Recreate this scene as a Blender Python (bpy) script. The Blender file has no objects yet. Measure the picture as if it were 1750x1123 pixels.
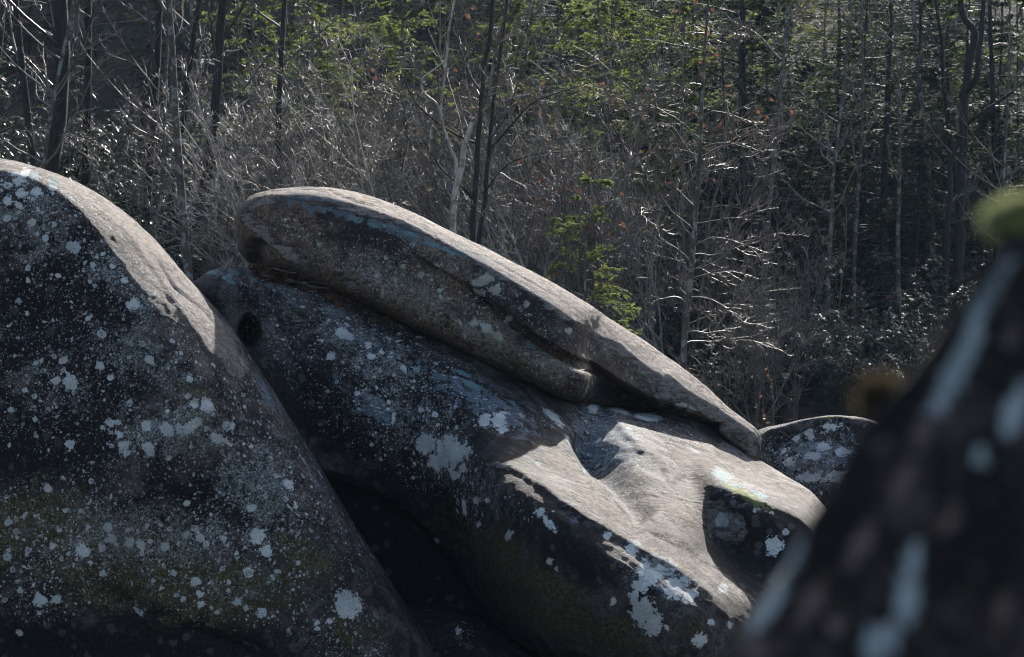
import bpy, math, random
import numpy as np
from mathutils import Vector

# ------------------------------------------------------------------ camera, sky, sun, exposure
scene = bpy.context.scene
COL = scene.collection
CAMZ = 3.0
FL = 85.0
cam_d = bpy.data.cameras.new('camera'); cam = bpy.data.objects.new('camera', cam_d); COL.objects.link(cam)
cam.location = (0, 0, CAMZ); cam.rotation_euler = (math.radians(90), 0, 0)
cam_d.lens = FL; cam_d.sensor_width = 36; cam_d.clip_start = 0.05; cam_d.clip_end = 3000
cam_d.dof.use_dof = True; cam_d.dof.focus_distance = 19.0; cam_d.dof.aperture_fstop = 6.3
scene.camera = cam
SUN_EL, SUN_AZ = 31.0, 17.0          # elevation; bearing clockwise from +Y (the view direction)
world = bpy.data.worlds.new('World'); scene.world = world; world.use_nodes = True
wn = world.node_tree
sky = wn.nodes.new('ShaderNodeTexSky'); sky.sky_type = 'NISHITA'; sky.sun_disc = False
sky.sun_elevation = math.radians(SUN_EL); sky.sun_rotation = math.radians(SUN_AZ); sky.ozone_density = 0.6; sky.dust_density = 2.0
bg = wn.nodes['Background']; bg.inputs[1].default_value = 0.10
wn.links.new(sky.outputs[0], bg.inputs[0])
sd = bpy.data.lights.new('sun', 'SUN'); sd.energy = 5.0; sd.angle = math.radians(0.5); sd.color = (1.0, 0.94, 0.86)
sun = bpy.data.objects.new('sun', sd); COL.objects.link(sun)
ce = math.cos(math.radians(SUN_EL))
SDIR = Vector((math.sin(math.radians(SUN_AZ))*ce, math.cos(math.radians(SUN_AZ))*ce, math.sin(math.radians(SUN_EL))))
sun.rotation_euler = (-SDIR).to_track_quat('-Z', 'Y').to_euler(); sun.location = SDIR*60
scene.view_settings.view_transform = 'Standard'; scene.view_settings.look = 'None'
scene.view_settings.exposure = 1.2; scene.view_settings.gamma = 1.0; scene.view_settings.use_curve_mapping = False
scene.render.engine = 'CYCLES'
cy = scene.cycles
cy.max_bounces = 5; cy.diffuse_bounces = 3; cy.glossy_bounces = 2; cy.transmission_bounces = 3; cy.transparent_max_bounces = 4
cy.pixel_filter_type = 'BLACKMAN_HARRIS'; cy.filter_width = 1.05; cy.use_denoising = True; cy.sample_clamp_indirect = 1.5; cy.sample_clamp_direct = 6.0; cy.use_adaptive_sampling = False

# ------------------------------------------------------------------ helpers
PX = 36.0/FL/1750.0                   # metres per photograph pixel at one metre
def W(px, py, Y): return Vector(((px-875.0)*PX*Y, Y, CAMZ+(561.5-py)*PX*Y))
def tag(o, label=None, cat=None, group=None, kind=None):
    if label: o['label'] = label
    if cat: o['category'] = cat
    if group: o['group'] = group
    if kind: o['kind'] = kind
    return o
def link(name, data, parent=None, loc=None):
    o = bpy.data.objects.new(name, data); COL.objects.link(o)
    if parent is not None: o.parent = parent
    if loc is not None: o.location = loc
    return o
def mesh(name, V, F, mat=None, smooth=True, attrs=None, mats=None, midx=None):
    """V (n,3); F list of int arrays, each (m,3) or (m,4)"""
    if isinstance(F, np.ndarray): F = [F]
    V = np.ascontiguousarray(V, dtype=np.float32)
    me = bpy.data.meshes.new(name); me.vertices.add(len(V)); me.vertices.foreach_set('co', V.ravel())
    nl = sum(f.size for f in F); npoly = sum(len(f) for f in F)
    me.loops.add(nl); me.polygons.add(npoly)
    me.loops.foreach_set('vertex_index', np.concatenate([f.ravel() for f in F]).astype(np.int32))
    cnt = np.concatenate([np.full(len(f), f.shape[1]) for f in F])
    me.polygons.foreach_set('loop_start', np.concatenate([[0], np.cumsum(cnt)[:-1]]).astype(np.int32))
    me.polygons.foreach_set('use_smooth', np.full(npoly, smooth))
    for m in (mats or ([mat] if mat else [])): me.materials.append(m)
    if midx is not None: me.polygons.foreach_set('material_index', midx.astype(np.int32))
    me.update(calc_edges=True)
    for k, a in (attrs or {}).items():
        at = me.attributes.new(k, 'FLOAT', 'POINT'); at.data.foreach_set('value', np.ascontiguousarray(a, dtype=np.float32))
    return me
def h3(ix, iy, iz, seed):
    h = (ix*374761393 + iy*668265263 + iz*2147483647 + seed*974634777) & 0xffffffff
    h = ((h ^ (h >> 13))*1274126177) & 0xffffffff
    return (h ^ (h >> 16)) & 0xffffffff
def noise3(P, seed=0):
    P = np.asarray(P, dtype=np.float64)
    I = np.floor(P).astype(np.int64); f = P-I; u = f*f*f*(f*(f*6-15)+10)
    r = 0
    for dx in (0, 1):
        for dy in (0, 1):
            for dz in (0, 1):
                h = h3(I[:, 0]+dx, I[:, 1]+dy, I[:, 2]+dz, seed)
                g = np.stack([(h & 1023)/511.5-1, ((h >> 10) & 1023)/511.5-1, ((h >> 20) & 1023)/511.5-1], 1)
                d = ((f-np.array([dx, dy, dz]))*g).sum(1)
                w = (u[:, 0] if dx else 1-u[:, 0])*(u[:, 1] if dy else 1-u[:, 1])*(u[:, 2] if dz else 1-u[:, 2])
                r = r+w*d
    return r
def fbm(P, octs=4, seed=0, gain=0.5, lac=2.03):
    r = 0; a = 1.0; s = 1.0
    for o in range(octs):
        r = r+a*noise3(P*s+o*17.3, seed+o); a *= gain; s *= lac
    return r
def sstep(a, b, x):
    t = np.clip((x-a)/(b-a), 0, 1); return t*t*(3-2*t)

# ------------------------------------------------------------------ materials
class NT:
    def __init__(s, name):
        s.m = bpy.data.materials.new(name); s.m.use_nodes = True; s.t = s.m.node_tree; s.n = s.t.nodes
        s.n.clear(); s.out = s.n.new('ShaderNodeOutputMaterial')
    def add(s, kind, **kw):
        nd = s.n.new('ShaderNode'+kind)
        for k, v in kw.items():
            if hasattr(nd, k): setattr(nd, k, v)
        return nd
    def put(s, sock, v):
        if v is None: return
        if isinstance(v, bpy.types.NodeSocket): s.t.links.new(v, sock)
        else: sock.default_value = (*v, 1.0) if isinstance(v, tuple) and len(v) == 3 and sock.type == 'RGBA' else v
    def math(s, op, a, b=None, c=None, clamp=False):
        nd = s.n.new('ShaderNodeMath'); nd.operation = op; nd.use_clamp = clamp
        s.put(nd.inputs[0], a); s.put(nd.inputs[1], b); s.put(nd.inputs[2], c); return nd.outputs[0]
    def mr(s, v, a, b, c=0.0, d=1.0, smooth=True):
        nd = s.n.new('ShaderNodeMapRange'); nd.interpolation_type = 'SMOOTHSTEP' if smooth else 'LINEAR'
        for i, x in enumerate((v, a, b, c, d)): s.put(nd.inputs[i], x)
        return nd.outputs[0]
    def noise(s, vec, scale, detail=6, rough=0.55, dist=0.0, color=False):
        nd = s.n.new('ShaderNodeTexNoise'); s.put(nd.inputs['Vector'], vec)
        nd.inputs['Scale'].default_value = scale; nd.inputs['Detail'].default_value = detail
        nd.inputs['Roughness'].default_value = rough; nd.inputs['Distortion'].default_value = dist
        return nd.outputs['Color' if color else 'Fac']
    def vor(s, vec, scale, feature='F1'):
        nd = s.n.new('ShaderNodeTexVoronoi'); nd.feature = feature; s.put(nd.inputs['Vector'], vec); nd.inputs['Scale'].default_value = scale; return nd
    def mix(s, f, a, b, blend='MIX'):
        nd = s.n.new('ShaderNodeMix'); nd.data_type = 'RGBA'; nd.blend_type = blend; nd.clamp_factor = True
        s.put(nd.inputs[0], f); s.put(nd.inputs[6], a); s.put(nd.inputs[7], b); return nd.outputs[2]
    def vmath(s, op, a, b=None, scale=None):
        nd = s.n.new('ShaderNodeVectorMath'); nd.operation = op; s.put(nd.inputs[0], a); s.put(nd.inputs[1], b)
        if scale is not None: nd.inputs['Scale'].default_value = scale
        return nd.outputs[0]
    def attr(s, name):
        nd = s.n.new('ShaderNodeAttribute'); nd.attribute_name = name; return nd.outputs['Fac']
    def coord(s): return s.n.new('ShaderNodeTexCoord').outputs['Object']
    def mapping(s, vec, rot=(0, 0, 0), scale=(1, 1, 1)):
        nd = s.n.new('ShaderNodeMapping'); s.put(nd.inputs[0], vec); nd.inputs['Rotation'].default_value = rot; nd.inputs['Scale'].default_value = scale; return nd.outputs[0]
    def bump(s, h, strength, dist, normal=None):
        nd = s.n.new('ShaderNodeBump'); nd.inputs['Strength'].default_value = strength; nd.inputs['Distance'].default_value = dist
        s.put(nd.inputs['Height'], h); s.put(nd.inputs['Normal'], normal); return nd.outputs[0]
    def bsdf(s, color, rough=0.8, normal=None, spec=0.3):
        nd = s.n.new('ShaderNodeBsdfPrincipled'); s.put(nd.inputs['Base Color'], color); s.put(nd.inputs['Roughness'], rough)
        s.put(nd.inputs['Specular IOR Level'], spec); s.put(nd.inputs['Normal'], normal); return nd.outputs[0]
    def done(s, sh):
        s.t.links.new(sh, s.out.inputs[0]); return s.m

def rock_material(name, K=1.0, streak_rot=(0, math.radians(-36), 0), lich_col=((0.58, 0.61, 0.61), (0.84, 0.86, 0.84)),
                  dark=(0.0055, 0.0047, 0.0048), warm=(0.085, 0.068, 0.060), buff=(0.42, 0.365, 0.335), film=0.5):
    """sandstone with black film, algae and lichens. K scales the pattern (metres)."""
    s = NT(name); tc = s.coord(); c = s.vmath('SCALE', tc, None, K)
    wv = s.noise(c, 9, 3, 0.6, 0, True)
    wsub = s.vmath('SUBTRACT', wv, (0.5, 0.5, 0.5))
    warp = s.vmath('ADD', c, s.vmath('SCALE', wsub, None, 0.05))
    wf = s.noise(c, 60, 2, 0.6, 0, True)
    warp2 = s.vmath('ADD', warp, s.vmath('SCALE', s.vmath('SUBTRACT', wf, (0.5, 0.5, 0.5)), None, 0.022))
    big = s.noise(c, 1.6, 6, 0.6, 0.4); mid = s.noise(c, 7, 8, 0.62, 0.6); fine = s.noise(c, 45, 6, 0.65); vfine = s.noise(c, 170, 3, 0.6)
    st = s.mapping(c, streak_rot, (0.22, 1.0, 2.6))
    streak = s.noise(st, 16, 8, 0.68, 0.3)
    bare, olive, lich, blue, darkA = s.attr('bare'), s.attr('olive'), s.attr('lich'), s.attr('blue'), s.attr('dark')
    # film against stone; 'dark' marks thicken it, partly to paint shade
    stone = s.mix(s.mr(fine, 0.42, 0.60), tuple(x*0.55 for x in warm), tuple(x*2.0 for x in warm))
    filmf = s.math('ADD', s.math('MULTIPLY', mid, 0.62), s.math('MULTIPLY', big, 0.38))
    filmf = s.math('ADD', filmf, s.math('MULTIPLY', s.math('SUBTRACT', fine, 0.5), 0.8))
    filmf = s.mr(s.math('ADD', filmf, s.math('MULTIPLY', darkA, 0.35)), film-0.05, film+0.06)
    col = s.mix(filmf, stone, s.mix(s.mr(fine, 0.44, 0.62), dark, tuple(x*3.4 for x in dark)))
    # brownish discs where an old lichen has been
    ov = s.vor(warp2, 15); od = s.mr(ov.outputs['Distance'], 0.33, 0.40, 1, 0)
    orr = s.n.new('ShaderNodeSeparateColor'); s.put(orr.inputs[0], ov.outputs['Color'])
    ghost = s.math('MULTIPLY', od, s.mr(orr.outputs[0], 0.72, 0.76))
    col = s.mix(s.math('MULTIPLY', ghost, 0.55), col, (0.11, 0.10, 0.09))
    # algae
    og = s.mr(s.math('ADD', olive, s.math('MULTIPLY', s.math('SUBTRACT', mid, 0.5), 1.6)), 0.35, 0.75)
    col = s.mix(s.math('MULTIPLY', og, 0.85), col, s.mix(s.mr(fine, 0.42, 0.60), (0.038, 0.034, 0.015), (0.135, 0.118, 0.056)))
    # bare stone: weathering, plus sunlight painted in as paler colour
    bg_ = s.mr(s.math('ADD', bare, s.math('MULTIPLY', s.math('SUBTRACT', s.math('ADD', s.math('MULTIPLY', mid, 0.5), s.math('MULTIPLY', streak, 0.5)), 0.5), 1.9)), 0.38, 0.58)
    bcol = s.mix(s.mr(streak, 0.40, 0.58), tuple(x*0.55 for x in buff), buff)
    bcol = s.mix(s.mr(fine, 0.52, 0.70), bcol, tuple(x*0.52 for x in buff)); bcol = s.mix(s.mr(s.noise(c, 100, 4, 0.75), 0.54, 0.62), bcol, tuple(x*0.30 for x in buff))
    pits = s.vor(warp2, 75); bcol = s.mix(s.math('MULTIPLY', s.mr(pits.outputs['Distance'], 0.12, 0.24, 1, 0), 0.8), bcol, (0.05, 0.045, 0.04))
    col = s.mix(bg_, col, bcol)
    # blue-grey thin lichen stains
    bl = s.mr(s.math('ADD', blue, s.math('MULTIPLY', s.math('SUBTRACT', s.noise(warp, 13, 7, 0.7), 0.5), 2.4)), 0.40, 0.58)
    col = s.mix(s.math('MULTIPLY', bl, 0.75), col, s.mix(fine, (0.10, 0.13, 0.17), (0.17, 0.22, 0.26)))
    # lichen spots, four sizes
    tot = None
    clus = s.noise(c, 3.3, 3, 0.5)
    clus2 = s.noise(s.vmath('ADD', c, (7.3, 1.1, 4.2)), 2.6, 3, 0.5)
    for (sc, r0, r1, lo, cl, wgt) in ((9, 0.10, 0.30, 0.66, clus, 1.0), (19, 0.10, 0.34, 0.60, clus2, 1.0), (42, 0.12, 0.40, 0.50, clus, 0.9), (95, 0.16, 0.42, 0.42, clus2, 0.85)):
        v = s.vor(warp2, sc); sp = s.n.new('ShaderNodeSeparateColor'); s.put(sp.inputs[0], v.outputs['Color'])
        dens = s.math('ADD', lich, s.math('ADD', 0.07, s.math('MULTIPLY', s.math('SUBTRACT', cl, 0.5), 2.9)))      # about -0.4..1.6
        gate = s.mr(s.math('ADD', sp.outputs[0], s.math('MULTIPLY', dens, 0.62)), lo+0.34, lo+0.36, 0, 1, False)
        rad = s.mr(sp.outputs[1], 0, 1, r0, r1, False)
        edge = s.math('SUBTRACT', rad, v.outputs['Distance'])
        m = s.math('MULTIPLY', s.mr(edge, 0.0, 0.035), gate)
        # some are rings with a worn centre
        ring = s.math('MULTIPLY', s.mr(edge, 0.07, 0.15), s.mr(sp.outputs[2], 0.45, 0.5, 0.0, 0.75, False))
        worn = s.math('MULTIPLY', ring, s.mr(fine, 0.38, 0.55))
        m = s.math('MULTIPLY', m, s.math('SUBTRACT', 1.0, worn)); m = s.math('MULTIPLY', m, wgt)
        tot = m if tot is None else s.math('MAXIMUM', tot, m)
    # crusts: grey, grainy, half worn away
    gr = s.mr(s.noise(warp2, 120, 4, 0.75), 0.50, 0.60); gz_ = s.noise(s.vmath('ADD', warp, (3.1, 9.2, 5.5)), 10, 5, 0.65)
    crust = s.math('MULTIPLY', gr, s.mr(s.math('ADD', gz_, s.math('MULTIPLY', s.math('SUBTRACT', lich, 0.6), 0.35)), 0.51, 0.59))
    smud = s.mr(s.math('ADD', s.noise(s.vmath('ADD', warp, (1.1, 2.2, 8.5)), 14, 6, 0.7), s.math('MULTIPLY', s.math('SUBTRACT', lich, 0.6), 0.22)), 0.51, 0.60)
    col = s.mix(s.math('MULTIPLY', smud, s.mr(fine, 0.40, 0.60, 0.05, 0.75)), col, s.mix(s.mr(vfine, .4, .6), (0.09, 0.088, 0.088), (0.22, 0.215, 0.205)))
    tot = s.math('MULTIPLY', tot, s.mr(s.noise(c, 150, 3, 0.7), 0.32, 0.46, 0.30, 1.0))
    tot = s.math('MAXIMUM', tot, s.math('MULTIPLY', crust, 0.75))
    lfade = s.mr(lich, 0.02, 0.12)
    tot = s.math('MULTIPLY', tot, lfade)
    # the large single patches
    pt = s.attr('patch')
    pn = s.math('ADD', s.math('MULTIPLY', s.noise(c, 24, 6, 0.65), 1.9), s.math('MULTIPLY', s.noise(c, 90, 3, 0.6), 0.9))
    pm = s.mr(s.math('ADD', pt, s.math('SUBTRACT', pn, 1.38)), 0.26, 0.31)
    pm = s.math('MULTIPLY', pm, s.mr(pt, 0.0, 0.04)); pm = s.math('MULTIPLY', pm, s.mr(s.noise(c, 110, 3, 0.7), 0.34, 0.44, 0.45, 1.0))
    tot = s.math('MAXIMUM', tot, pm)
    lc = s.mix(s.mr(s.noise(c, 5, 3, 0.5), 0.35, 0.65), lich_col[0], lich_col[1])
    lc = s.mix(s.mr(vfine, 0.3, 0.7), s.mix(0.5, lc, (0.12, 0.13, 0.13)), lc)
    lc = s.mix(s.math('MULTIPLY', s.attr('ochre'), s.mr(mid, 0.3, 0.6)), lc, (0.27, 0.25, 0.15))
    col = s.mix(tot, col, lc)
    tq = s.attr('turq'); tm = s.mr(s.math('ADD', tq, s.math('SUBTRACT', pn, 1.38)), 0.26, 0.34); tm = s.math('MULTIPLY', tm, s.mr(tq, 0, 0.04))
    tm = s.math('MULTIPLY', tm, s.mr(s.noise(c, 70, 3, 0.7), 0.36, 0.5, 0.2, 1.0))
    col = s.mix(tm, col, s.mix(fine, (0.10, 0.20, 0.22), (0.19, 0.31, 0.33)))
    # moss
    mo = s.attr('moss'); mm = s.mr(s.math('ADD', mo, s.math('MULTIPLY', s.math('SUBTRACT', fine, 0.5), 1.2)), 0.4, 0.6)
    col = s.mix(mm, col, s.mix(s.noise(c, 25, 3, 0.6), (0.05, 0.07, 0.012), (0.22, 0.25, 0.06)))
    hgt = s.math('ADD', s.math('MULTIPLY', mid, 0.016), s.math('MULTIPLY', fine, 0.014))
    hgt = s.math('ADD', hgt, s.math('MULTIPLY', s.math('MULTIPLY', streak, bg_), 0.012))
    hgt = s.math('ADD', hgt, s.math('MULTIPLY', vfine, 0.005)); hgt = s.math('ADD', hgt, s.math('MULTIPLY', tot, 0.0025))
    grit = s.noise(s.mapping(c, streak_rot, (0.55, 1.0, 1.9)), 95, 5, 0.75)
    hgt = s.math('ADD', hgt, s.math('MULTIPLY', grit, s.math('ADD', 0.008, s.math('MULTIPLY', bg_, 0.024))))
    chips = s.vor(s.mapping(warp2, streak_rot, (0.5, 1.0, 1.6)), 34); hgt = s.math('ADD', hgt, s.math('MULTIPLY', s.math('MULTIPLY', s.mr(chips.outputs['Distance'], 0.05, 0.5), bg_), 0.004))
    # thin sheets of stone flaking off: terraces with sharp edges
    fl = s.math('MULTIPLY', s.noise(s.mapping(c, streak_rot, (0.45, 1.0, 1.5)), 5.0, 7, 0.62), 13.0)
    fr_ = s.math('FRACT', fl); stair = s.math('ADD', s.math('FLOOR', fl), s.mr(fr_, 0.0, 0.16))
    hgt = s.math('ADD', hgt, s.math('MULTIPLY', stair, s.math('ADD', 0.003, s.math('MULTIPLY', bg_, 0.012))))
    # hairline cracks
    cv = s.vor(s.vmath('ADD', s.mapping(c, streak_rot, (0.55, 1.0, 1.3)), s.vmath('SCALE', wsub, None, 0.5)), 1.5, 'DISTANCE_TO_EDGE')
    crk = s.math('MULTIPLY', s.mr(cv.outputs['Distance'], 0.002, 0.010, 1, 0), s.mr(s.noise(s.vmath('ADD', c, (5.5, 5.5, 1.5)), 2.2, 3), 0.50, 0.56))
    col = s.mix(s.math('MULTIPLY', crk, 0.85), col, (0.006, 0.005, 0.005)); hgt = s.math('SUBTRACT', hgt, s.math('MULTIPLY', crk, 0.012))
    # black specks on the edges of the flakes
    ed = s.math('MULTIPLY', s.mr(fr_, 0.16, 0.30, 1, 0), s.mr(s.noise(c, 38, 4, .7), 0.46, 0.58)); col = s.mix(s.math('MULTIPLY', s.math('MULTIPLY', ed, bg_), 0.7), col, (0.03, 0.026, 0.024))
    b = s.bump(hgt, 1.0, 1.0/K)
    rg = s.mix(tot, (0.74,)*3, (0.92,)*3); rg = s.mix(bg_, rg, (0.84,)*3)
    return s.done(s.bsdf(col, s.math('MULTIPLY', rg, 1.0), b, 0.22))

# ------------------------------------------------------------------ boulders
def pchip(x, Y, xq):
    x = np.asarray(x, float); sh = Y.shape[1:]; Y = Y.reshape(len(x), -1); h = np.diff(x); d = np.diff(Y, axis=0)/h[:, None]
    m = np.zeros_like(Y); m[0] = d[0]; m[-1] = d[-1]
    if len(x) > 2:
        w1 = (2*h[1:]+h[:-1])[:, None]; w2 = (h[1:]+2*h[:-1])[:, None]
        ok = d[1:]*d[:-1] > 0
        den = np.where(ok, w1/np.where(d[:-1] == 0, 1, d[:-1])+w2/np.where(d[1:] == 0, 1, d[1:]), 1)
        harm = np.where(ok, (w1+w2)/den, 0)
        # softer than strict monotone: blend with the Catmull-Rom slope so that boulders stay round
        cr = (Y[2:]-Y[:-2])/(x[2:]-x[:-2])[:, None]
        m[1:-1] = 0.35*harm+0.65*cr
    i = np.clip(np.searchsorted(x, xq, 'right')-1, 0, len(x)-2); t = ((xq-x[i])/h[i])[:, None]; hh = h[i][:, None]
    r = (2*t**3-3*t**2+1)*Y[i]+(t**3-2*t**2+t)*hh*m[i]+(-2*t**3+3*t**2)*Y[i+1]+(t**3-t**2)*hh*m[i+1]
    return r.reshape((len(xq),)+sh)

def seg_dist(px, py, line):
    """distance to a polyline in photograph pixels, signed side (+ = below/left of its direction) and 0..1 along it"""
    best = np.full(px.shape, 1e9); side = np.zeros(px.shape); al = np.zeros(px.shape)
    L = np.array(line, float); seg = np.hypot(*(np.diff(L, axis=0).T)); tot = seg.sum(); acc = 0
    for (a, b, l) in zip(L[:-1], L[1:], seg):
        t = np.clip(((px-a[0])*(b[0]-a[0])+(py-a[1])*(b[1]-a[1]))/l**2, 0, 1)
        dx = px-(a[0]+t*(b[0]-a[0])); dy = py-(a[1]+t*(b[1]-a[1])); d = np.hypot(dx, dy)
        s = np.sign((b[0]-a[0])*(py-a[1])-(b[1]-a[1])*(px-a[0]))
        m = d < best; best[m] = d[m]; side[m] = s[m]; al[m] = (acc+t[m]*l)/tot; acc += l
    return best, side, al

def boulder(name, stations, mat, T, res=0.016, thick=None, marks=(), strokes=(), disc=(), seed=1, amp=0.030, streak=0.004, base_z=0.0,
            loc=None, back_res=0.12, extra=None, splay=0.0):
    """stations: per station a list of (px, py, Y) from the crest down the visible side. T: depth of the body behind the crest.
    A closed body with its own far side is lofted through them."""
    nu = len(stations); nf = len(stations[0]); G = np.zeros((nu, nf+5, 3))
    for i, st in enumerate(stations):
        for j, p in enumerate(st): G[i, j] = W(*p)
        t = thick[i] if thick is not None else T
        c = G[i, 0]; b = G[i, nf-1]; hgt = max(c[2]-b[2], 0.05)
        G[i, nf] = b+np.array([0, 0.35*t, -0.10*hgt])
        G[i, nf+1] = b+np.array([0.0, 0.85*t, -0.02*hgt])
        G[i, nf+2] = c*0.5+b*0.5; G[i, nf+2, 1] = c[1]+1.0*t
        G[i, nf+3] = c+np.array([0, 0.72*t, -0.30*min(hgt, 1.5*t)])
        G[i, nf+4] = c+np.array([0, 0.26*t, -0.035*min(hgt, t)])
        for q_ in range(nf, nf+5): G[i, q_, 0] += splay*(G[i, q_, 1]-c[1])
    G = np.roll(G, 3, axis=1)      # first rows: the far side of the top; then the visible side; then underneath
    # order now: [back mid, back top, crest back, crest, ..., bottom, under, under back]
    G = np.concatenate([G, G[:, :1]], axis=1); nv = G.shape[1]
    lv = np.linalg.norm(np.diff(G, axis=1), axis=2).mean(0); lu = np.linalg.norm(np.diff(G[:, 3:3+nf], axis=0), axis=2).mean(1)
    xv = np.concatenate([[0], np.cumsum(np.maximum(lv, .02))]); xu = np.concatenate([[0], np.cumsum(np.maximum(lu, .02))])
    NU = max(int(xu[-1]/res), 30); uq = np.linspace(0, xu[-1], NU)
    vq = []
    for j in range(nv-1):
        r = res if 1 <= j < 3+nf-1 else back_res
        n = max(int(lv[j]/r), 2); vq.append(np.linspace(xv[j], xv[j+1], n, endpoint=False))
    vq = np.concatenate(vq); NV = len(vq)
    S = pchip(xu, G, uq)                                   # NU,nv,3
    S = pchip(xv, S.transpose(1, 0, 2), vq).transpose(1, 0, 2)   # NU,NV,3
    front = (vq >= xv[2]) & (vq <= xv[3+nf-1])
    P = S.reshape(-1, 3)
    def normals(Q):
        Q = Q.reshape(NU, NV, 3); du = np.gradient(Q, axis=0); dv = np.roll(Q, -1, 1)-np.roll(Q, 1, 1)
        n = np.cross(dv, du).reshape(-1, 3); return n/np.maximum(np.linalg.norm(n, axis=1), 1e-9)[:, None]
    Nn = normals(P)
    cen = P.mean(0)
    if (Nn*(P-cen)).sum() < 0: Nn = -Nn; flip = True
    else: flip = False
    px = 875+P[:, 0]/(PX*P[:, 1]); py = 561.5-(P[:, 2]-CAMZ)/(PX*P[:, 1])
    fr = np.tile(front, NU)
    endf = sstep(0, 0.25, np.repeat(np.minimum(uq, xu[-1]-uq)/1.0, NV))
    d = amp*fbm(P*1.3, 2, seed)*1.4+amp*0.25*fbm(P*5.0, 4, seed+9)
    # bedding: fine ridges that run down to the right like the stone
    R = P @ np.array([[0.82, 0, -0.57], [0, 1, 0], [0.57, 0, 0.82]]).T
    d += streak*fbm(R*np.array([1.8, 9, 26]), 3, seed+21)
    d += 0.0022*fbm(P*28, 2, seed+33)
    P = P+Nn*d[:, None]
    for stp in strokes:
        kind, line, wd, dep = stp[:4]; opt = stp[4] if len(stp) > 4 else {}
        D, sgn, al = seg_dist(px, py, line)
        jit = 1+0.35*noise3(P*6, seed+51)
        taper = sstep(0, opt.get('t0', .12), al)*sstep(0, opt.get('t1', .12), 1-al) if opt.get('taper', True) else 1
        if kind == 'groove': q = -dep*np.exp(-(D/(wd*jit))**2)*taper
        elif kind == 'ledge':                       # raised edge on the upper side of the line that drops away sharply below it
            sd_ = D*sgn+4*noise3(P*9, seed+61)+2*noise3(P*30, seed+62)
            q = dep*(1-sstep(-wd, wd, sd_))*np.exp(-np.maximum(-sd_, 0)/opt.get('fall', 40))*taper*np.exp(-np.maximum(D-200, 0)/10)
            q = np.where(D < 200, q, 0)
        elif kind == 'pit':
            cx, cy = line[0]; rx, ry = wd; dd = np.hypot((px-cx)/rx, (py-cy)/ry)+0.15*noise3(P*8, seed+71)
            q = -dep*(1-sstep(0.55, 1.15, dd))
            if opt.get('along') is not None:
                P = P+np.where(fr, -q, 0)[:, None]*np.array(opt['along']); q = q*0
        elif kind == 'bulge':
            cx, cy = line[0]; rx, ry = wd; a = math.radians(opt.get('rot', 0)); ex, ey = px-cx, py-cy
            ex, ey = ex*math.cos(a)+ey*math.sin(a), -ex*math.sin(a)+ey*math.cos(a)
            q = dep*np.exp(-((ex/rx)**2+(ey/ry)**2))
        P = P+Nn*np.where(fr, q, 0)[:, None]
    if extra is not None: P = extra(P, Nn, px, py, fr)
    # fields for the material
    A = {k: np.zeros(len(P)) for k in ('bare', 'olive', 'lich', 'blue', 'dark', 'patch', 'turq', 'ochre', 'moss')}
    for mk in sorted(marks, key=lambda m_: len(m_) > 6 and m_[6] < 0):
        k, cx, cy, rx, ry = mk[:5]; rot = math.radians(mk[5]) if len(mk) > 5 else 0; st = mk[6] if len(mk) > 6 else 1.0
        ex, ey = px-cx, py-cy; ex, ey = ex*math.cos(rot)+ey*math.sin(rot), -ex*math.sin(rot)+ey*math.cos(rot)
        g = st*np.exp(-((ex/rx)**2+(ey/ry)**2)**1.0)
        if st < 0: A[k] = np.maximum(A[k]+g, 0)
        else: A[k] = np.maximum(A[k], g)
    for mk in disc:
        k, cx, cy, rx = mk[:4]; ry = mk[4] if len(mk) > 4 and mk[4] else rx; rot = math.radians(mk[5]) if len(mk) > 5 else 0
        ex, ey = px-cx, py-cy; ex, ey = ex*math.cos(rot)+ey*math.sin(rot), -ex*math.sin(rot)+ey*math.cos(rot)
        A[k] = np.maximum(A[k], np.where(fr, np.clip(1-0.80*np.hypot(ex/rx, ey/ry), 0, 1), 0))
    if extra is not None and hasattr(extra, 'paint'): extra.paint(A, P, Nn, px, py)
    # faces
    ii = np.arange(NU-1)[:, None]*NV; jj = np.arange(NV)[None]; a = ii+jj; b = ii+(jj+1) % NV
    F = np.stack([a, b, b+NV, a+NV], -1).reshape(-1, 4)
    c0 = P.reshape(NU, NV, 3)[0].mean(0); c1 = P.reshape(NU, NV, 3)[-1].mean(0); n0 = len(P)
    P = np.vstack([P, c0, c1])
    for k in A: A[k] = np.append(A[k], [A[k][:NV].mean(), A[k][-NV:].mean()])
    j = np.arange(NV); jn = (j+1) % NV
    E0 = np.stack([np.full(NV, n0), jn, j], 1); E1 = np.stack([np.full(NV, n0+1), (NU-1)*NV+j, (NU-1)*NV+jn], 1)
    if not flip: F = F[:, ::-1]; E0 = E0[:, ::-1]; E1 = E1[:, ::-1]
    o = Vector(((P[:, 0].min()+P[:, 0].max())/2, (P[:, 1].min()+P[:, 1].max())/2, P[:, 2].min())) if loc is None else Vector(loc)
    me = mesh(name, P-np.array(o), [np.ascontiguousarray(F), np.ascontiguousarray(E0), np.ascontiguousarray(E1)], mat, True, A)
    ob = link(name, me, None, o)
    ob['n_front'] = 0; del ob['n_front']; FRONT[ob.name] = P[:-2][fr]
    return ob

FRONT = {}
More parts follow.
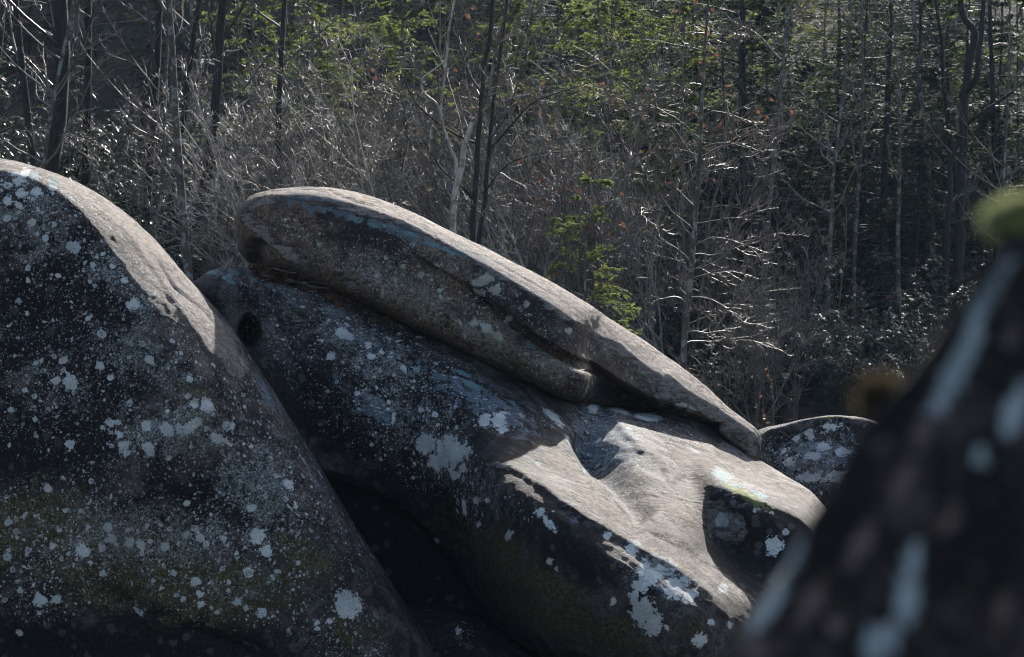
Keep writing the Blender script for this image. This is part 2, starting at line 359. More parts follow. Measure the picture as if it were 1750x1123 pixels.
# --- the tall boulder whose shaded flank fills the lower left
def lb_station(s, k):
    """s silhouette point; the flank runs from it down to the lower left"""
    (x, y), (tx, ty), yc = s, k, 0
    return None
LBS = [  # crest x,y ; end of the sloping top x,y
    (-140, 300, -150, 322), (-60, 272, -66, 292), (0, 270, 0, 286), (50, 279, 46, 300), (110, 300, 98, 326), (170, 337, 148, 370), (220, 377, 190, 420),
    (270, 428, 235, 478), (320, 484, 280, 540), (370, 541, 325, 602), (404, 590, 362, 650), (434, 640, 398, 695), (468, 692, 436, 742),
    (503, 742, 474, 790), (550, 820, 524, 862), (600, 902, 574, 940), (652, 984, 626, 1020), (702, 1064, 676, 1096), (747, 1135, 722, 1165), (800, 1230, 776, 1250)]
st = []
for i, (a, b, c, d) in enumerate(LBS):
    u = i/(len(LBS)-1)
    yc = 13.85-0.45*u                          # the ridge comes nearer as it runs down
    ex, ey = -420+u*900, 560+u*1000            # far lower-left end of the flank
    f = lambda t: (c+(ex-c)*t, d+(ey-d)*t)
    k = 1.0-0.5*float(sstep(.52, .62, u))
    st.append([(a, b, yc+.10*k), ((a+c)/2+4, (b+d)/2-3, yc-0.22*k), (c, d, yc-0.42*k), (*f(.02), yc-0.04-.42*k), (*f(.08), yc-0.09-.42*k), (*f(.35), yc-0.14-.42*k), (*f(.7), yc-0.12-.42*k), (*f(1.0), yc-0.5), (ex-300, ey+700, yc+0.3)])
lb_marks = [('bare', 20, 277, 60, 14), ('bare', 120, 312, 50, 18, 30), ('bare', 200, 375, 60, 20, 42), ('bare', 260, 432, 60, 22, 46), ('bare', 320, 505, 70, 27, 50), ('bare', 375, 575, 60, 30, 52),  # bare along the sunlit strip: part weathering, part sunlight painted pale
    ('bare', 405, 620, 30, 22, 52), ('bare', 350, 770, 60, 20, 35, .40), ('bare', 405, 660, 30, 10, 0, .4), ('bare', 60, 420, 70, 60, 0, .36), ('bare', 215, 560, 50, 60, 30, .36), ('bare', 255, 680, 60, 20, 0, .36),
    ('olive', 60, 900, 170, 90, 0, .8), ('olive', 300, 1000, 330, 90, 5, .8), ('olive', 520, 960, 90, 60, 40, .7), ('olive', 600, 1060, 100, 70, 30, .6), ('olive', 340, 668, 60, 14, 0, .7),
    ('dark', 120, 1110, 200, 30, 0, .8), ('dark', 330, 1090, 200, 30, 25, .8), ('dark', 120, 560, 90, 130, 0, .7), ('dark', 80, 740, 110, 70, 0, .6), ('dark', 380, 850, 60, 40, 0, .4),
    ('lich', 300, 730, 140, 70, 0, .95), ('lich', 440, 830, 100, 80, 40, 1.1), ('lich', 260, 920, 280, 80, 0, .85), ('lich', 230, 600, 140, 90, 20, .85), ('lich', 100, 660, 170, 90, 0, .62), ('lich', 60, 380, 100, 90, 30, .85),
    ('lich', 190, 470, 80, 50, 45, .85), ('lich', 240, 540, 40, 60, 20, .85), ('lich', 320, 660, 90, 30, 10, .8), ('lich', 480, 760, 90, 20, 60, .6), ('lich', 400, 1010, 120, 50, 0, .5), ('lich', 60, 1000, 90, 60, 0, .25), ('lich', 560, 1060, 120, 50, 40, .3),
    ('blue', 455, 670, 60, 14, 58, .6), ('blue', 530, 800, 90, 12, 60, .4), ('blue', 100, 430, 90, 60, 40, .22), ('ochre', 320, 668, 50, 16, 0, 1), ('ochre', 240, 627, 14, 10)]
P_ = 'patch'
lb_disc = [(P_, x, y, r) for (x, y, r) in [(593, 1035, 26), (563, 1061, 5), (67, 1027, 13), (95, 1025, 8), (65, 1049, 5), (29, 1085, 5), (14, 941, 5), (45, 949, 4), (88, 935, 6), (140, 942, 13), (175, 935, 7), (191, 921, 8),
    (223, 926, 9), (241, 931, 9), (283, 933, 8), (305, 928, 4), (317, 913, 7), (342, 921, 8), (353, 930, 6), (382, 921, 5), (442, 917, 13), (455, 942, 11), (373, 960, 5), (333, 994, 8), (340, 1015, 7), (342, 1033, 6),
    (303, 1018, 4), (314, 1023, 5), (372, 1047, 4), (407, 1029, 8), (421, 1039, 6), (445, 1047, 11), (476, 977, 5), (501, 978, 3), (260, 992, 4), (125, 965, 4), (175, 980, 7), (81, 834, 7), (108, 817, 4), (121, 760, 8),
    (187, 723, 9), (203, 722, 5), (214, 760, 9), (217, 774, 7), (205, 742, 8), (254, 768, 13), (251, 729, 9), (284, 733, 12), (307, 733, 9), (321, 732, 11), (337, 722, 9), (352, 732, 5), (333, 688, 12), (358, 693, 15),
    (121, 654, 12), (95, 649, 7), (189, 646, 6), (100, 711, 3), (70, 614, 6), (170, 623, 7), (494, 828, 9), (32, 309, 9), (36, 332, 10), (62, 328, 9), (14, 344, 8), (33, 350, 7), (92, 384, 6), (126, 422, 12), (120, 651, 11),
    (188, 647, 6), (230, 522, 12), (45, 293, 10), (90, 320, 8), (318, 860, 6), (430, 868, 7), (360, 880, 5), (60, 620, 5), (200, 930, 5), (150, 900, 5), (20, 700, 6)]]
lb_disc += [(P_, 238, 1047, 9, 4, 40), ('patch', 375, 750, 22, 10, 25), ('turq', 92, 312, 9), ('turq', 58, 300, 9)]
LB_MAT = rock_material('sandstone_black_film', film=0.485, warm=(0.10, 0.080, 0.070))
left = boulder('boulder', st, LB_MAT, 2.6, 0.0125, marks=lb_marks, disc=lb_disc, seed=3, amp=0.022, streak=0.003,
    strokes=[('groove', [(165, 1000), (240, 1040), (310, 1075), (400, 1100), (470, 1130)], 11, .06), ('groove', [(300, 685), (345, 690), (400, 670)], 6, .03),
             ('groove', [(265, 440), (300, 490), (350, 530), (372, 560)], 2.5, .012), ('ledge', [(150, 345), (210, 395), (262, 460), (300, 520), (350, 590), (395, 640)], 5, 0.0110, {'fall': 18}),
             ('groove', [(360, 690), (420, 672), (470, 690)], 4, .02), ('bulge', [(345, 668)], (45, 12), -.03), ('bulge', [(120, 1130)], (260, 50), -.10)])
tag(left, 'huge dark boulder with a sunlit rim and flank scattered with white lichen spots', 'boulder')

# --- the long boulder that carries the capstone
MB = [
  [(270, 560, 14.9), (270, 580, 14.85), (272, 610, 14.8), (280, 640, 14.7), (300, 670, 14.7), (320, 700, 14.7), (340, 730, 14.8), (360, 760, 15.0)],
  [(318, 492, 14.75), (316, 510, 14.68), (322, 540, 14.6), (335, 580, 14.55), (355, 620, 14.5), (380, 670, 14.5), (400, 710, 14.55), (420, 750, 14.65)],
  [(385, 457, 14.65), (378, 472, 14.48), (376, 500, 14.40), (385, 550, 14.36), (405, 600, 14.34), (440, 670, 14.34), (465, 730, 14.4), (480, 770, 14.5)],
  [(440, 464, 14.4), (436, 482, 14.1), (436, 515, 13.9), (446, 575, 13.6), (468, 640, 13.5), (496, 700, 13.5), (520, 760, 13.6), (540, 800, 13.8)],
  [(500, 476, 15.05), (500, 506, 14.6), (502, 540, 14.2), (512, 600, 13.85), (530, 660, 13.7), (556, 730, 13.75), (580, 785, 13.95), (595, 820, 14.3)],
  [(580, 508, 15.05), (580, 545, 14.5), (584, 580, 14.05), (596, 640, 13.7), (612, 700, 13.55), (630, 765, 13.65), (650, 815, 13.9), (664, 850, 14.3)],
  [(690, 556, 15.05), (690, 598, 14.4), (696, 640, 13.9), (706, 700, 13.55), (716, 760, 13.4), (724, 830, 13.5), (735, 890, 13.8), (745, 930, 14.2)],
  [(790, 600, 15.05), (792, 645, 14.35), (796, 690, 13.85), (800, 740, 13.5), (800, 800, 13.3), (800, 880, 13.35), (808, 960, 13.7), (830, 1030, 14.2)],
  [(880, 642, 15.05), (882, 690, 14.5), (884, 735, 14.05), (880, 790, 13.55), (868, 838, 13.2), (866, 900, 13.15), (880, 1000, 13.45), (910, 1090, 14.1)],
  [(980, 680, 15.15), (986, 722, 14.75), (990, 765, 14.35), (985, 820, 13.8), (955, 866, 13.25), (945, 930, 13.1), (955, 1040, 13.3), (980, 1140, 14.0)],
  [(1085, 705, 15.15), (1092, 730, 14.85), (1100, 780, 14.4), (1095, 845, 13.85), (1060, 925, 13.2), (1050, 980, 13.0), (1055, 1080, 13.15), (1070, 1170, 13.8)],
  [(1175, 715, 15.2), (1176, 750, 14.9), (1175, 800, 14.45), (1165, 880, 13.8), (1130, 970, 13.15), (1120, 1020, 12.95), (1120, 1110, 13.05), (1130, 1210, 13.7)],
  [(1240, 752, 15.2), (1236, 785, 14.85), (1230, 830, 14.35), (1215, 920, 13.7), (1190, 1020, 13.1), (1180, 1060, 12.95), (1180, 1140, 13.05), (1190, 1240, 13.7)],
  [(1300, 788, 15.1), (1290, 815, 14.8), (1285, 870, 14.25), (1270, 950, 13.6), (1250, 1040, 13.1), (1240, 1090, 13.0), (1240, 1160, 13.1), (1250, 1260, 13.7)],
  [(1350, 815, 15.0), (1345, 840, 14.7), (1340, 900, 14.15), (1330, 980, 13.6), (1320, 1060, 13.15), (1310, 1110, 13.05), (1310, 1180, 13.15), (1320, 1270, 13.7)],
  [(1400, 858, 14.9), (1400, 885, 14.6), (1400, 940, 14.1), (1395, 1010, 13.65), (1390, 1080, 13.3), (1385, 1130, 13.2), (1385, 1200, 13.3), (1390, 1280, 13.8)],
  [(1480, 960, 14.7), (1480, 985, 14.4), (1480, 1030, 14.05), (1480, 1090, 13.8), (1480, 1140, 13.6), (1480, 1180, 13.5), (1480, 1240, 13.6), (1485, 1290, 13.9)],
  [(1560, 1080, 14.6), (1560, 1095, 14.4), (1560, 1120, 14.2), (1560, 1160, 14.0), (1560, 1190, 13.9), (1560, 1220, 13.9), (1560, 1260, 14.0), (1560, 1290, 14.1)]]
MB = [[(q[0], q[1], q[2]-(.30*float(sstep(6.5, 9, i)))*(1 if j >= 4 else .5 if j == 3 else 0)) for j, q in enumerate(s_)] for i, s_ in enumerate(MB)]
MB = [[(q[0], q[1], q[2]+float(sstep(8, 11, i))*(1.1, .6, .35, .1, 0, 0, 0, 0)[j]) for j, q in enumerate(s_)] for i, s_ in enumerate(MB)]
MB = [[(q[0], q[1], 15.05-(15.05-q[2])*(.36+.64*float(sstep(5.6, 9.2, i)))) if i >= 3 else q for j, q in enumerate(s_)] for i, s_ in enumerate(MB)]
MB[12] = [(1240, 750, 16.3), (1236, 780, 15.5), (1232, 832, 14.15), (1222, 905, 13.95), (1196, 1015, 12.85), (1182, 1060, 12.65), (1180, 1140, 12.75), (1190, 1240, 13.4)]
MB[13] = [(1300, 786, 16.2), (1294, 812, 15.4), (1290, 856, 13.95), (1276, 960, 13.65), (1254, 1035, 13.0), (1242, 1090, 12.85), (1240, 1160, 12.9), (1250, 1260, 13.4)]
MB[14] = [(1350, 813, 16.0), (1348, 838, 15.2), (1345, 880, 13.95), (1335, 980, 13.65), (1322, 1060, 13.35), (1310, 1110, 13.2), (1310, 1180, 13.2), (1320, 1270, 13.6)]
MB[15] = [(1402, 858, 15.6), (1402, 880, 15.0), (1402, 920, 14.0), (1397, 1010, 13.75), (1390, 1080, 13.5), (1385, 1130, 13.4), (1385, 1200, 13.4), (1390, 1280, 13.7)]
mb_marks = [('bare', 960, 790, 70, 26, 35), ('bare', 1040, 870, 80, 34, 35), ('bare', 1130, 940, 90, 30, 35), ('bare', 1230, 990, 70, 18, 32), ('bare', 1130, 870, 70, 40, 35), ('bare', 1180, 790, 60, 40, 30, .9), ('bare', 1280, 800, 80, 26, 32, .9),  # bare over the sunlit shelf: worn stone with the sun's brightness painted in
    ('bare', 1360, 850, 50, 20, 32, .9), ('bare', 850, 800, 30, 5, 20, .7), ('bare', 1230, 890, 60, 40, 30, .75), ('bare', 500, 560, 120, 60, 30, .38), ('bare', 400, 520, 50, 30, 0, .36), ('bare', 455, 590, 14, 50, -15, .5),
    ('olive', 850, 950, 150, 60, 30, .8), ('olive', 980, 1060, 200, 50, 15, .8), ('olive', 940, 1000, 120, 30, 25, .95), ('olive', 1160, 1080, 90, 40, 0, .6), ('olive', 440, 560, 30, 20, 0, .3),
    ('dark', 1300, 930, 80, 70, 30, .6), ('bare', 1062, 792, 46, 70, -35, -.95), ('bare', 1118, 885, 46, 22, 45, -.7), ('bare', 985, 745, 50, 14, 30, -.6), ('lich', 925, 805, 120, 55, 38, -1.1), ('lich', 1150, 800, 50, 50, 30, -.5), ('lich', 1130, 950, 110, 40, 35, -.7), ('lich', 1180, 830, 50, 50, 30, -.5), ('lich', 1300, 800, 80, 24, 35, -.5), ('bare', 1215, 815, 40, 12, 25, -.6), ('dark', 960, 900, 90, 40, 30, .6), ('dark', 750, 900, 90, 80, 40, .6), ('dark', 800, 700, 120, 50, 30, .5), ('dark', 1010, 780, 30, 60, -20, .5), ('dark', 560, 700, 90, 60, 35, .4),  # negative bare and dark in the trough: lichened rock plus painted shade
    ('blue', 830, 690, 170, 40, 30, .62), ('blue', 620, 570, 170, 30, 28, .50), ('blue', 460, 490, 90, 14, 20, .55), ('blue', 380, 470, 50, 12, 0, .6), ('blue', 640, 690, 150, 70, 35, .42), ('blue', 1040, 740, 90, 40, 30, .7), ('blue', 1250, 840, 60, 40, 30, .4),
    ('blue', 980, 880, 60, 20, 35, .4), ('blue', 1150, 1000, 80, 30, 35, .5),
    ('lich', 620, 600, 160, 70, 30, .8), ('lich', 700, 700, 160, 80, 35, .75), ('lich', 760, 760, 60, 40, 0, .85), ('lich', 870, 730, 110, 40, 25, .8), ('lich', 1060, 770, 70, 50, 45, .95), ('lich', 820, 830, 50, 50, 0, .7),
    ('lich', 1170, 750, 50, 20, 30, .7), ('lich', 900, 860, 60, 30, 30, .45), ('lich', 1100, 960, 60, 40, 30, .4), ('lich', 1290, 810, 60, 20, 30, .6), ('lich', 560, 500, 150, 18, 26, .5), ('lich', 1250, 830, 60, 20, 20, .5), ('lich', 960, 790, 60, 30, 30, .25),
    ('ochre', 930, 980, 60, 20, 30), ('moss', 1270, 848, 60, 7, 26, .8), ('moss', 1350, 850, 25, 5, 26, .7), ('moss', 925, 758, 10, 5, 0, .8)]
mb_disc = [(P_, x, y, r) for (x, y, r) in [(828, 718, 12), (852, 718, 14), (860, 732, 9), (730, 758, 18), (772, 774, 28), (750, 790, 16), (924, 876, 9), (1038, 917, 7), (1080, 938, 13), (1112, 978, 26), (1096, 1000, 16), (1140, 974, 12), (1152, 1004, 20), (1176, 1020, 12),
    (1100, 1044, 24), (1116, 1064, 20), (1084, 1022, 12), (1048, 1029, 6), (1234, 886, 13), (1254, 891, 5), (1324, 928, 17), (1344, 908, 6), (1234, 1009, 9), (1194, 1092, 13), (1212, 1064, 6), (1242, 1068, 6), (1140, 1071, 4),
    (742, 927, 5), (942, 959, 6), (953, 973, 3), (816, 896, 5), (812, 856, 7), (1016, 694, 9), (631, 590, 7), (651, 601, 4), (669, 603, 4), (565, 610, 8),
    (743, 708, 6), (800, 770, 7), (790, 800, 8), (778, 812, 9), (1290, 870, 4), (720, 700, 5)]]
mb_disc += [(P_, 591, 572, 17, 7, 35), (P_, 940, 896, 16, 6, 50), (P_, 872, 914, 10, 5, -45), (P_, 790, 868, 5, 16), (P_, 836, 855, 8, 4), (P_, 980, 748, 16, 5, 40), (P_, 948, 712, 24, 6, 38), (P_, 1105, 716, 24, 6, 10), (P_, 1060, 704, 20, 5, 20),
    (P_, 1185, 768, 16, 4, 32), (P_, 690, 630, 10, 4, 60), (P_, 672, 715, 3, 14, 5), (P_, 930, 640, 5), ('turq', 1232, 812, 18, 10, 25), ('turq', 1255, 836, 12, 6, 25),
    ('turq', 1295, 850, 14, 5, 25), ('turq', 712, 630, 6), ('turq', 805, 659, 20, 5, 22), ('turq', 792, 641, 16, 4, 25), ('turq', 920, 792, 6), ('turq', 390, 480, 14, 5, 25), ('turq', 360, 467, 12, 4), ('turq', 1000, 800, 5)]
MB_MAT = rock_material('sandstone_grey_stained', film=0.50, buff=(0.37, 0.32, 0.29), warm=(0.075, 0.066, 0.064))
def mb_extra(P, Nn, px, py, fr):
    # the hollow behind the shoulder
    dd = np.hypot((px-424)/25, (py-570)/36)+0.1*noise3(P*8, 5)
    q = 0.42*(1-sstep(0.35, 1.0, dd))
    return P+np.where(fr, q, 0)[:, None]*np.array([-0.15, 1.0, 0.0])
midb = boulder('boulder', MB, MB_MAT, 2.6, 0.0125, marks=mb_marks, disc=mb_disc, seed=11, amp=0.030, streak=0.005, extra=mb_extra,
    strokes=[('ledge', [(832, 796), (880, 812), (915, 835), (960, 866), (1020, 905), (1060, 925), (1120, 962), (1175, 1000), (1240, 1050)], 4, 0.0250, {'fall': 60, 't0': .05}),
             ('ledge', [(1030, 700), (1060, 740), (1090, 775), (1130, 800), (1150, 840)], 5, 0.0250, {'fall': 25}),
             ('ledge', [(1090, 950), (1150, 985), (1200, 1030), (1240, 1060)], 3, 0.0150, {'fall': 16}), 
             ('ledge', [(1250, 845), (1300, 862), (1350, 885), (1390, 920)], 3, 0.0150, {'fall': 30}), ('ledge', [(1000, 745), (1040, 800), (1075, 860), (1130, 910), (1200, 950)], 6, 0.0175, {'fall': 40}),
             ('ledge', [(940, 935), (985, 960), (1020, 985)], 2.5, 0.0125, {'fall': 12}), ('ledge', [(950, 885), (970, 900), (985, 935)], 2.5, 0.0100, {'fall': 10}),
             ('groove', [(990, 720), (1050, 790), (1085, 850), (1115, 890)], 22, .10), ('groove', [(782, 880), (786, 905), (792, 935)], 2.5, .03), ('groove', [(600, 740), (625, 750), (640, 765)], 5, .03), ('groove', [(690, 612), (715, 620), (740, 632)], 6, .05),
             ('groove', [(540, 545), (560, 556), (590, 580)], 5, .03), ('groove', [(560, 812), (640, 880), (700, 940), (760, 1000), (860, 1080)], 9, .10), ('groove', [(740, 840), (760, 900), (800, 980)], 14, .05),
             ('bulge', [(1020, 770)], (24, 60), -.09, {'rot': -30}), ('bulge', [(1290, 930)], (70, 50), -.05, {'rot': 35})])
tag(midb, 'long lichen-stained boulder carrying the tilted capstone, with a sunlit shelf at its lower end', 'boulder')

# --- the capstone: rows crest, edge of top, upper lip, slab foot, groove, lobe top, lobe front, lobe low, lobe edge
CS = [
  [(400, 378, 15.6), (398.5, 382, 15.55), (398, 386, 15.5), (398, 390, 15.48), (398, 396, 15.46), (398, 402, 15.46), (399, 410, 15.46), (401, 418, 15.5), (404, 426, 15.55)],
  [(412, 350, 15.45), (408, 355, 15.3), (405, 362, 15.2), (404, 371, 15.13), (404, 382, 15.1), (405, 394, 15.1), (408, 412, 15.13), (413, 428, 15.25), (420, 440, 15.4)],
  [(440, 331, 15.35), (435, 337, 15.15), (431, 346, 15.0), (429, 358, 14.9), (429, 372, 14.85), (430, 388, 14.85), (436, 415, 14.9), (444, 440, 15.05), (455, 457, 15.3)],
  [(490, 323, 15.3), (485, 331, 15.05), (480, 342, 14.88), (478, 358, 14.76), (480, 378, 14.69), (484, 400, 14.66), (496, 438, 14.72), (510, 468, 14.9), (524, 486, 15.2)],
  [(555, 322, 15.3), (550, 332, 15.0), (545, 346, 14.82), (544, 366, 14.69), (548, 390, 14.61), (556, 420, 14.56), (572, 460, 14.62), (586, 494, 14.82), (600, 514, 15.15)],
  [(625, 334, 15.3), (618, 348, 14.98), (612, 366, 14.8), (612, 390, 14.67), (618, 416, 14.58), (628, 450, 14.5), (646, 494, 14.56), (660, 528, 14.78), (672, 548, 15.12)],
  [(690, 356, 15.3), (682, 372, 15.0), (676, 392, 14.82), (677, 414, 14.70), (684, 436, 14.62), (696, 474, 14.46), (712, 524, 14.52), (726, 560, 14.74), (738, 580, 15.1)],
  [(755, 387, 15.3), (745, 404, 15.02), (738, 426, 14.85), (740, 446, 14.78), (748, 462, 14.74), (760, 500, 14.44), (774, 552, 14.5), (786, 590, 14.72), (798, 610, 15.08)],
  [(820, 419, 15.3), (808, 438, 15.02), (800, 460, 14.83), (802, 482, 14.8), (808, 498, 14.86), (818, 532, 14.44), (830, 580, 14.5), (842, 616, 14.7), (852, 636, 15.06)],
  [(885, 453, 15.3), (872, 474, 15.02), (862, 500, 14.80), (864, 528, 14.78), (870, 546, 14.92), (876, 566, 14.46), (884, 604, 14.5), (894, 638, 14.7), (902, 656, 15.04)],
  [(950, 489, 15.3), (934, 512, 15.02), (922, 542, 14.78), (924, 572, 14.76), (930, 592, 14.98), (934, 604, 14.5), (940, 630, 14.52), (946, 658, 14.68), (950, 676, 15.0)],
  [(1002, 521, 15.3), (985, 546, 15.02), (974, 578, 14.78), (976, 604, 14.77), (983, 618, 15.02), (988, 624, 14.56), (990, 642, 14.56), (990, 668, 14.68), (988, 686, 15.0)],
  [(1022, 533, 15.3), (1006, 559, 15.02), (996, 590, 14.78), (998, 610, 14.78), (1003, 621, 15.02), (1008, 628, 14.60), (1008, 642, 14.60), (1006, 666, 14.74), (1002, 684, 15.0)],
  [(1036, 542, 15.3), (1020, 569, 15.02), (1010, 598, 14.78), (1013, 617, 14.78), (1022, 630, 15.05), (1030, 640, 15.2), (1034, 655, 15.25), (1034, 672, 15.28), (1032, 688, 15.3)],
  [(1080, 570, 15.3), (1062, 598, 15.02), (1052, 626, 14.78), (1056, 646, 14.78), (1064, 660, 15.0), (1070, 670, 15.18), (1074, 680, 15.22), (1076, 690, 15.26), (1076, 698, 15.3)],
  [(1135, 608, 15.3), (1116, 636, 15.02), (1106, 660, 14.8), (1110, 676, 14.82), (1118, 686, 14.98), (1124, 692, 15.1), (1128, 698, 15.16), (1130, 703, 15.2), (1132, 707, 15.25)],
  [(1175, 638, 15.3), (1160, 662, 15.05), (1150, 682, 14.85), (1153, 692, 14.85), (1160, 699, 14.95), (1166, 703, 15.04), (1170, 706, 15.1), (1174, 709, 15.15), (1178, 712, 15.2)],
  [(1208, 665, 15.3), (1198, 682, 15.1), (1192, 696, 14.94), (1194, 703, 14.94), (1199, 709, 15.0), (1203, 713, 15.05), (1207, 717, 15.1), (1212, 721, 15.15), (1217, 725, 15.2)],
  [(1240, 692, 15.3), (1234, 703, 15.15), (1229, 714, 15.06), (1229, 723, 15.05), (1231, 731, 15.07), (1234, 739, 15.1), (1239, 746, 15.14), (1244, 752, 15.18), (1250, 757, 15.25)],
  [(1272, 716, 15.3), (1267, 726, 15.18), (1262, 737, 15.1), (1261, 746, 15.08), (1261, 755, 15.1), (1263, 763, 15.12), (1267, 770, 15.16), (1272, 775, 15.2), (1278, 778, 15.25)],
  [(1294, 736, 15.3), (1290, 743, 15.22), (1287, 752, 15.16), (1285, 761, 15.14), (1284, 769, 15.15), (1285, 776, 15.17), (1288, 782, 15.2), (1291, 785, 15.22), (1294, 787, 15.25)],
  [(1302, 752, 15.3), (1300, 757, 15.27), (1299, 763, 15.24), (1298, 768, 15.22), (1297, 773, 15.22), (1297, 778, 15.22), (1298, 782, 15.24), (1299, 785, 15.26), (1301, 786, 15.28)]]
CS = [[(q[0], q[1], q[2]+(.26, .13)[j]*min(1, i/3)*min(1, (len(CS)-1-i)/4)) if j < 2 else q for j, q in enumerate(s_)] for i, s_ in enumerate(CS)]
CS = [[(q[0], q[1], q[2]+.9*float(sstep(10, 15, i))+(.16 if j == 5 and 6 <= i <= 12 else .03 if j == 6 and 6 <= i <= 12 else 0)) for j, q in enumerate(s_)] for i, s_ in enumerate(CS)]
CS = [[(q[0], q[1], s_[2][2]-(s_[2][2]-q[2])*.5 if j > 2 and q[2] < s_[2][2] else q[2]) for j, q in enumerate(s_)] for i, s_ in enumerate(CS)]
def _csy(i, j, q, s_):
    g = min(1, i/4)*min(1, (len(CS)-1-i)/6); y2 = s_[2][2]
    if i < 2: return q[2]
    if j == 0: return y2+.05+.42*g
    if j == 1: return y2+.02+.05*g
    if j == 3: return y2-.005
    if i <= 12 and j == 4: return y2+max(q[2]-y2, 0)*.6
    if i <= 12 and j == 5: return y2+(.045 if i > 5 else .0)
    if i <= 12 and j == 6: return y2-.03
    if i <= 12 and j == 7: return y2+.05
    if i <= 12 and j == 8: return y2+.40
    return q[2]
CS = [[(q[0], q[1], _csy(i, j, q, s_)) for j, q in enumerate(s_)] for i, s_ in enumerate(CS)]
cs_th = [.25, .6, 1.0, 1.4, 1.7, 1.8, 1.8, 1.8, 1.8, 1.8, 1.8, 1.7, 1.7, 1.7, 1.6, 1.5, 1.4, 1.2, 1.0, .8, .45, .15]
cs_marks = [('bare', 520, 333, 60, 12, 5), ('bare', 600, 348, 70, 14, 18), ('bare', 690, 372, 80, 16, 27), ('bare', 780, 415, 80, 16, 28), ('bare', 870, 460, 90, 22, 28), ('bare', 960, 515, 90, 26, 31), ('bare', 1050, 575, 90, 30, 34), ('bare', 1130, 635, 80, 30, 37),  # bare along the slab's lit top: weathering with painted sunlight
    ('bare', 1200, 685, 70, 24, 38), ('bare', 1265, 730, 50, 20, 40), ('bare', 450, 345, 40, 10, -20, .8), ('bare', 440, 395, 60, 24, 50, .70), ('bare', 500, 440, 90, 18, 32, .62), ('bare', 600, 490, 90, 16, 28, .5), ('bare', 1240, 735, 20, 20, 0, .8), ('bare', 1285, 770, 14, 18, 0, .9),
    ('bare', 1130, 670, 30, 40, 0, .5), ('bare', 985, 640, 20, 30, 0, .4), ('bare', 1080, 630, 60, 20, 35, .45), ('bare', 800, 540, 80, 20, 35, .42), ('bare', 540, 380, 60, 20, 10, .40),
    ('dark', 640, 410, 120, 30, 22, .5), ('dark', 900, 520, 120, 30, 34, .6), ('dark', 820, 500, 60, 20, 34, .5), ('dark', 425, 440, 18, 22, 0, .8), ('dark', 1060, 680, 70, 14, 20, .9), ('dark', 560, 400, 30, 20, 0, .4),  # dark at the left-end hollow and under the slab foot: painted shade
    ('olive', 860, 600, 90, 24, 33, .6), ('olive', 760, 550, 80, 16, 34, .5), ('olive', 530, 460, 80, 14, 30, .45), ('olive', 1060, 630, 50, 18, 34, .45),
    ('blue', 560, 360, 110, 12, 10, .65), ('blue', 700, 400, 110, 16, 22, .65), ('blue', 800, 470, 110, 20, 36, .45), ('blue', 800, 430, 90, 10, 25, .6), ('blue', 900, 580, 90, 12, 36, .4), ('blue', 510, 340, 60, 8, 0, .6),
    ('lich', 560, 430, 60, 40, 20, .6), ('lich', 650, 460, 70, 50, 30, .95), ('lich', 720, 500, 70, 40, 34, .9), ('lich', 830, 570, 90, 40, 36, 1.0), ('lich', 930, 630, 70, 30, 30, .85), ('lich', 850, 490, 40, 24, 30, .9), ('lich', 930, 550, 70, 24, 30, .75),
    ('lich', 1020, 590, 60, 20, 34, .7), ('lich', 1100, 640, 40, 20, 30, .8), ('lich', 1170, 690, 30, 14, 30, .9), ('lich', 760, 460, 40, 30, 30, .6), ('lich', 490, 390, 40, 30, 0, .3), ('lich', 780, 400, 60, 6, 27, .4), ('lich', 990, 520, 50, 8, 32, .3),
    ('ochre', 860, 590, 90, 24, 34), ('ochre', 720, 530, 70, 20, 34, .8), ('ochre', 560, 450, 80, 20, 30, .7), ('ochre', 1080, 640, 60, 20, 30, .8)]
cs_disc = [('turq', 608, 374, 17, 6, 14), ('turq', 640, 386, 14, 4, 20), ('turq', 562, 357, 9, 4), ('turq', 665, 386, 10, 3), ('turq', 775, 430, 30, 5, 18), ('turq', 740, 418, 18, 4, 20), ('turq', 700, 400, 14, 3, 20),
    (P_, 820, 482, 14, 10), (P_, 846, 494, 12, 9), (P_, 838, 470, 9), (P_, 812, 550, 10, 6), (P_, 833, 560, 14, 8, 30), (P_, 850, 575, 12, 8, 30), (P_, 870, 545, 6), (P_, 660, 440, 5), (P_, 815, 500, 8),
    (P_, 1163, 693, 10, 6), (P_, 1180, 700, 8, 5), (P_, 1120, 660, 7, 9), (P_, 975, 565, 8, 5), (P_, 900, 520, 6), (P_, 720, 470, 6), (P_, 745, 455, 5)]
CS_MAT = rock_material('sandstone_capstone', film=0.58, buff=(0.48, 0.42, 0.385), warm=(0.125, 0.090, 0.068), lich_col=((0.36, 0.365, 0.31), (0.66, 0.67, 0.61)), dark=(0.014, 0.011, 0.012))
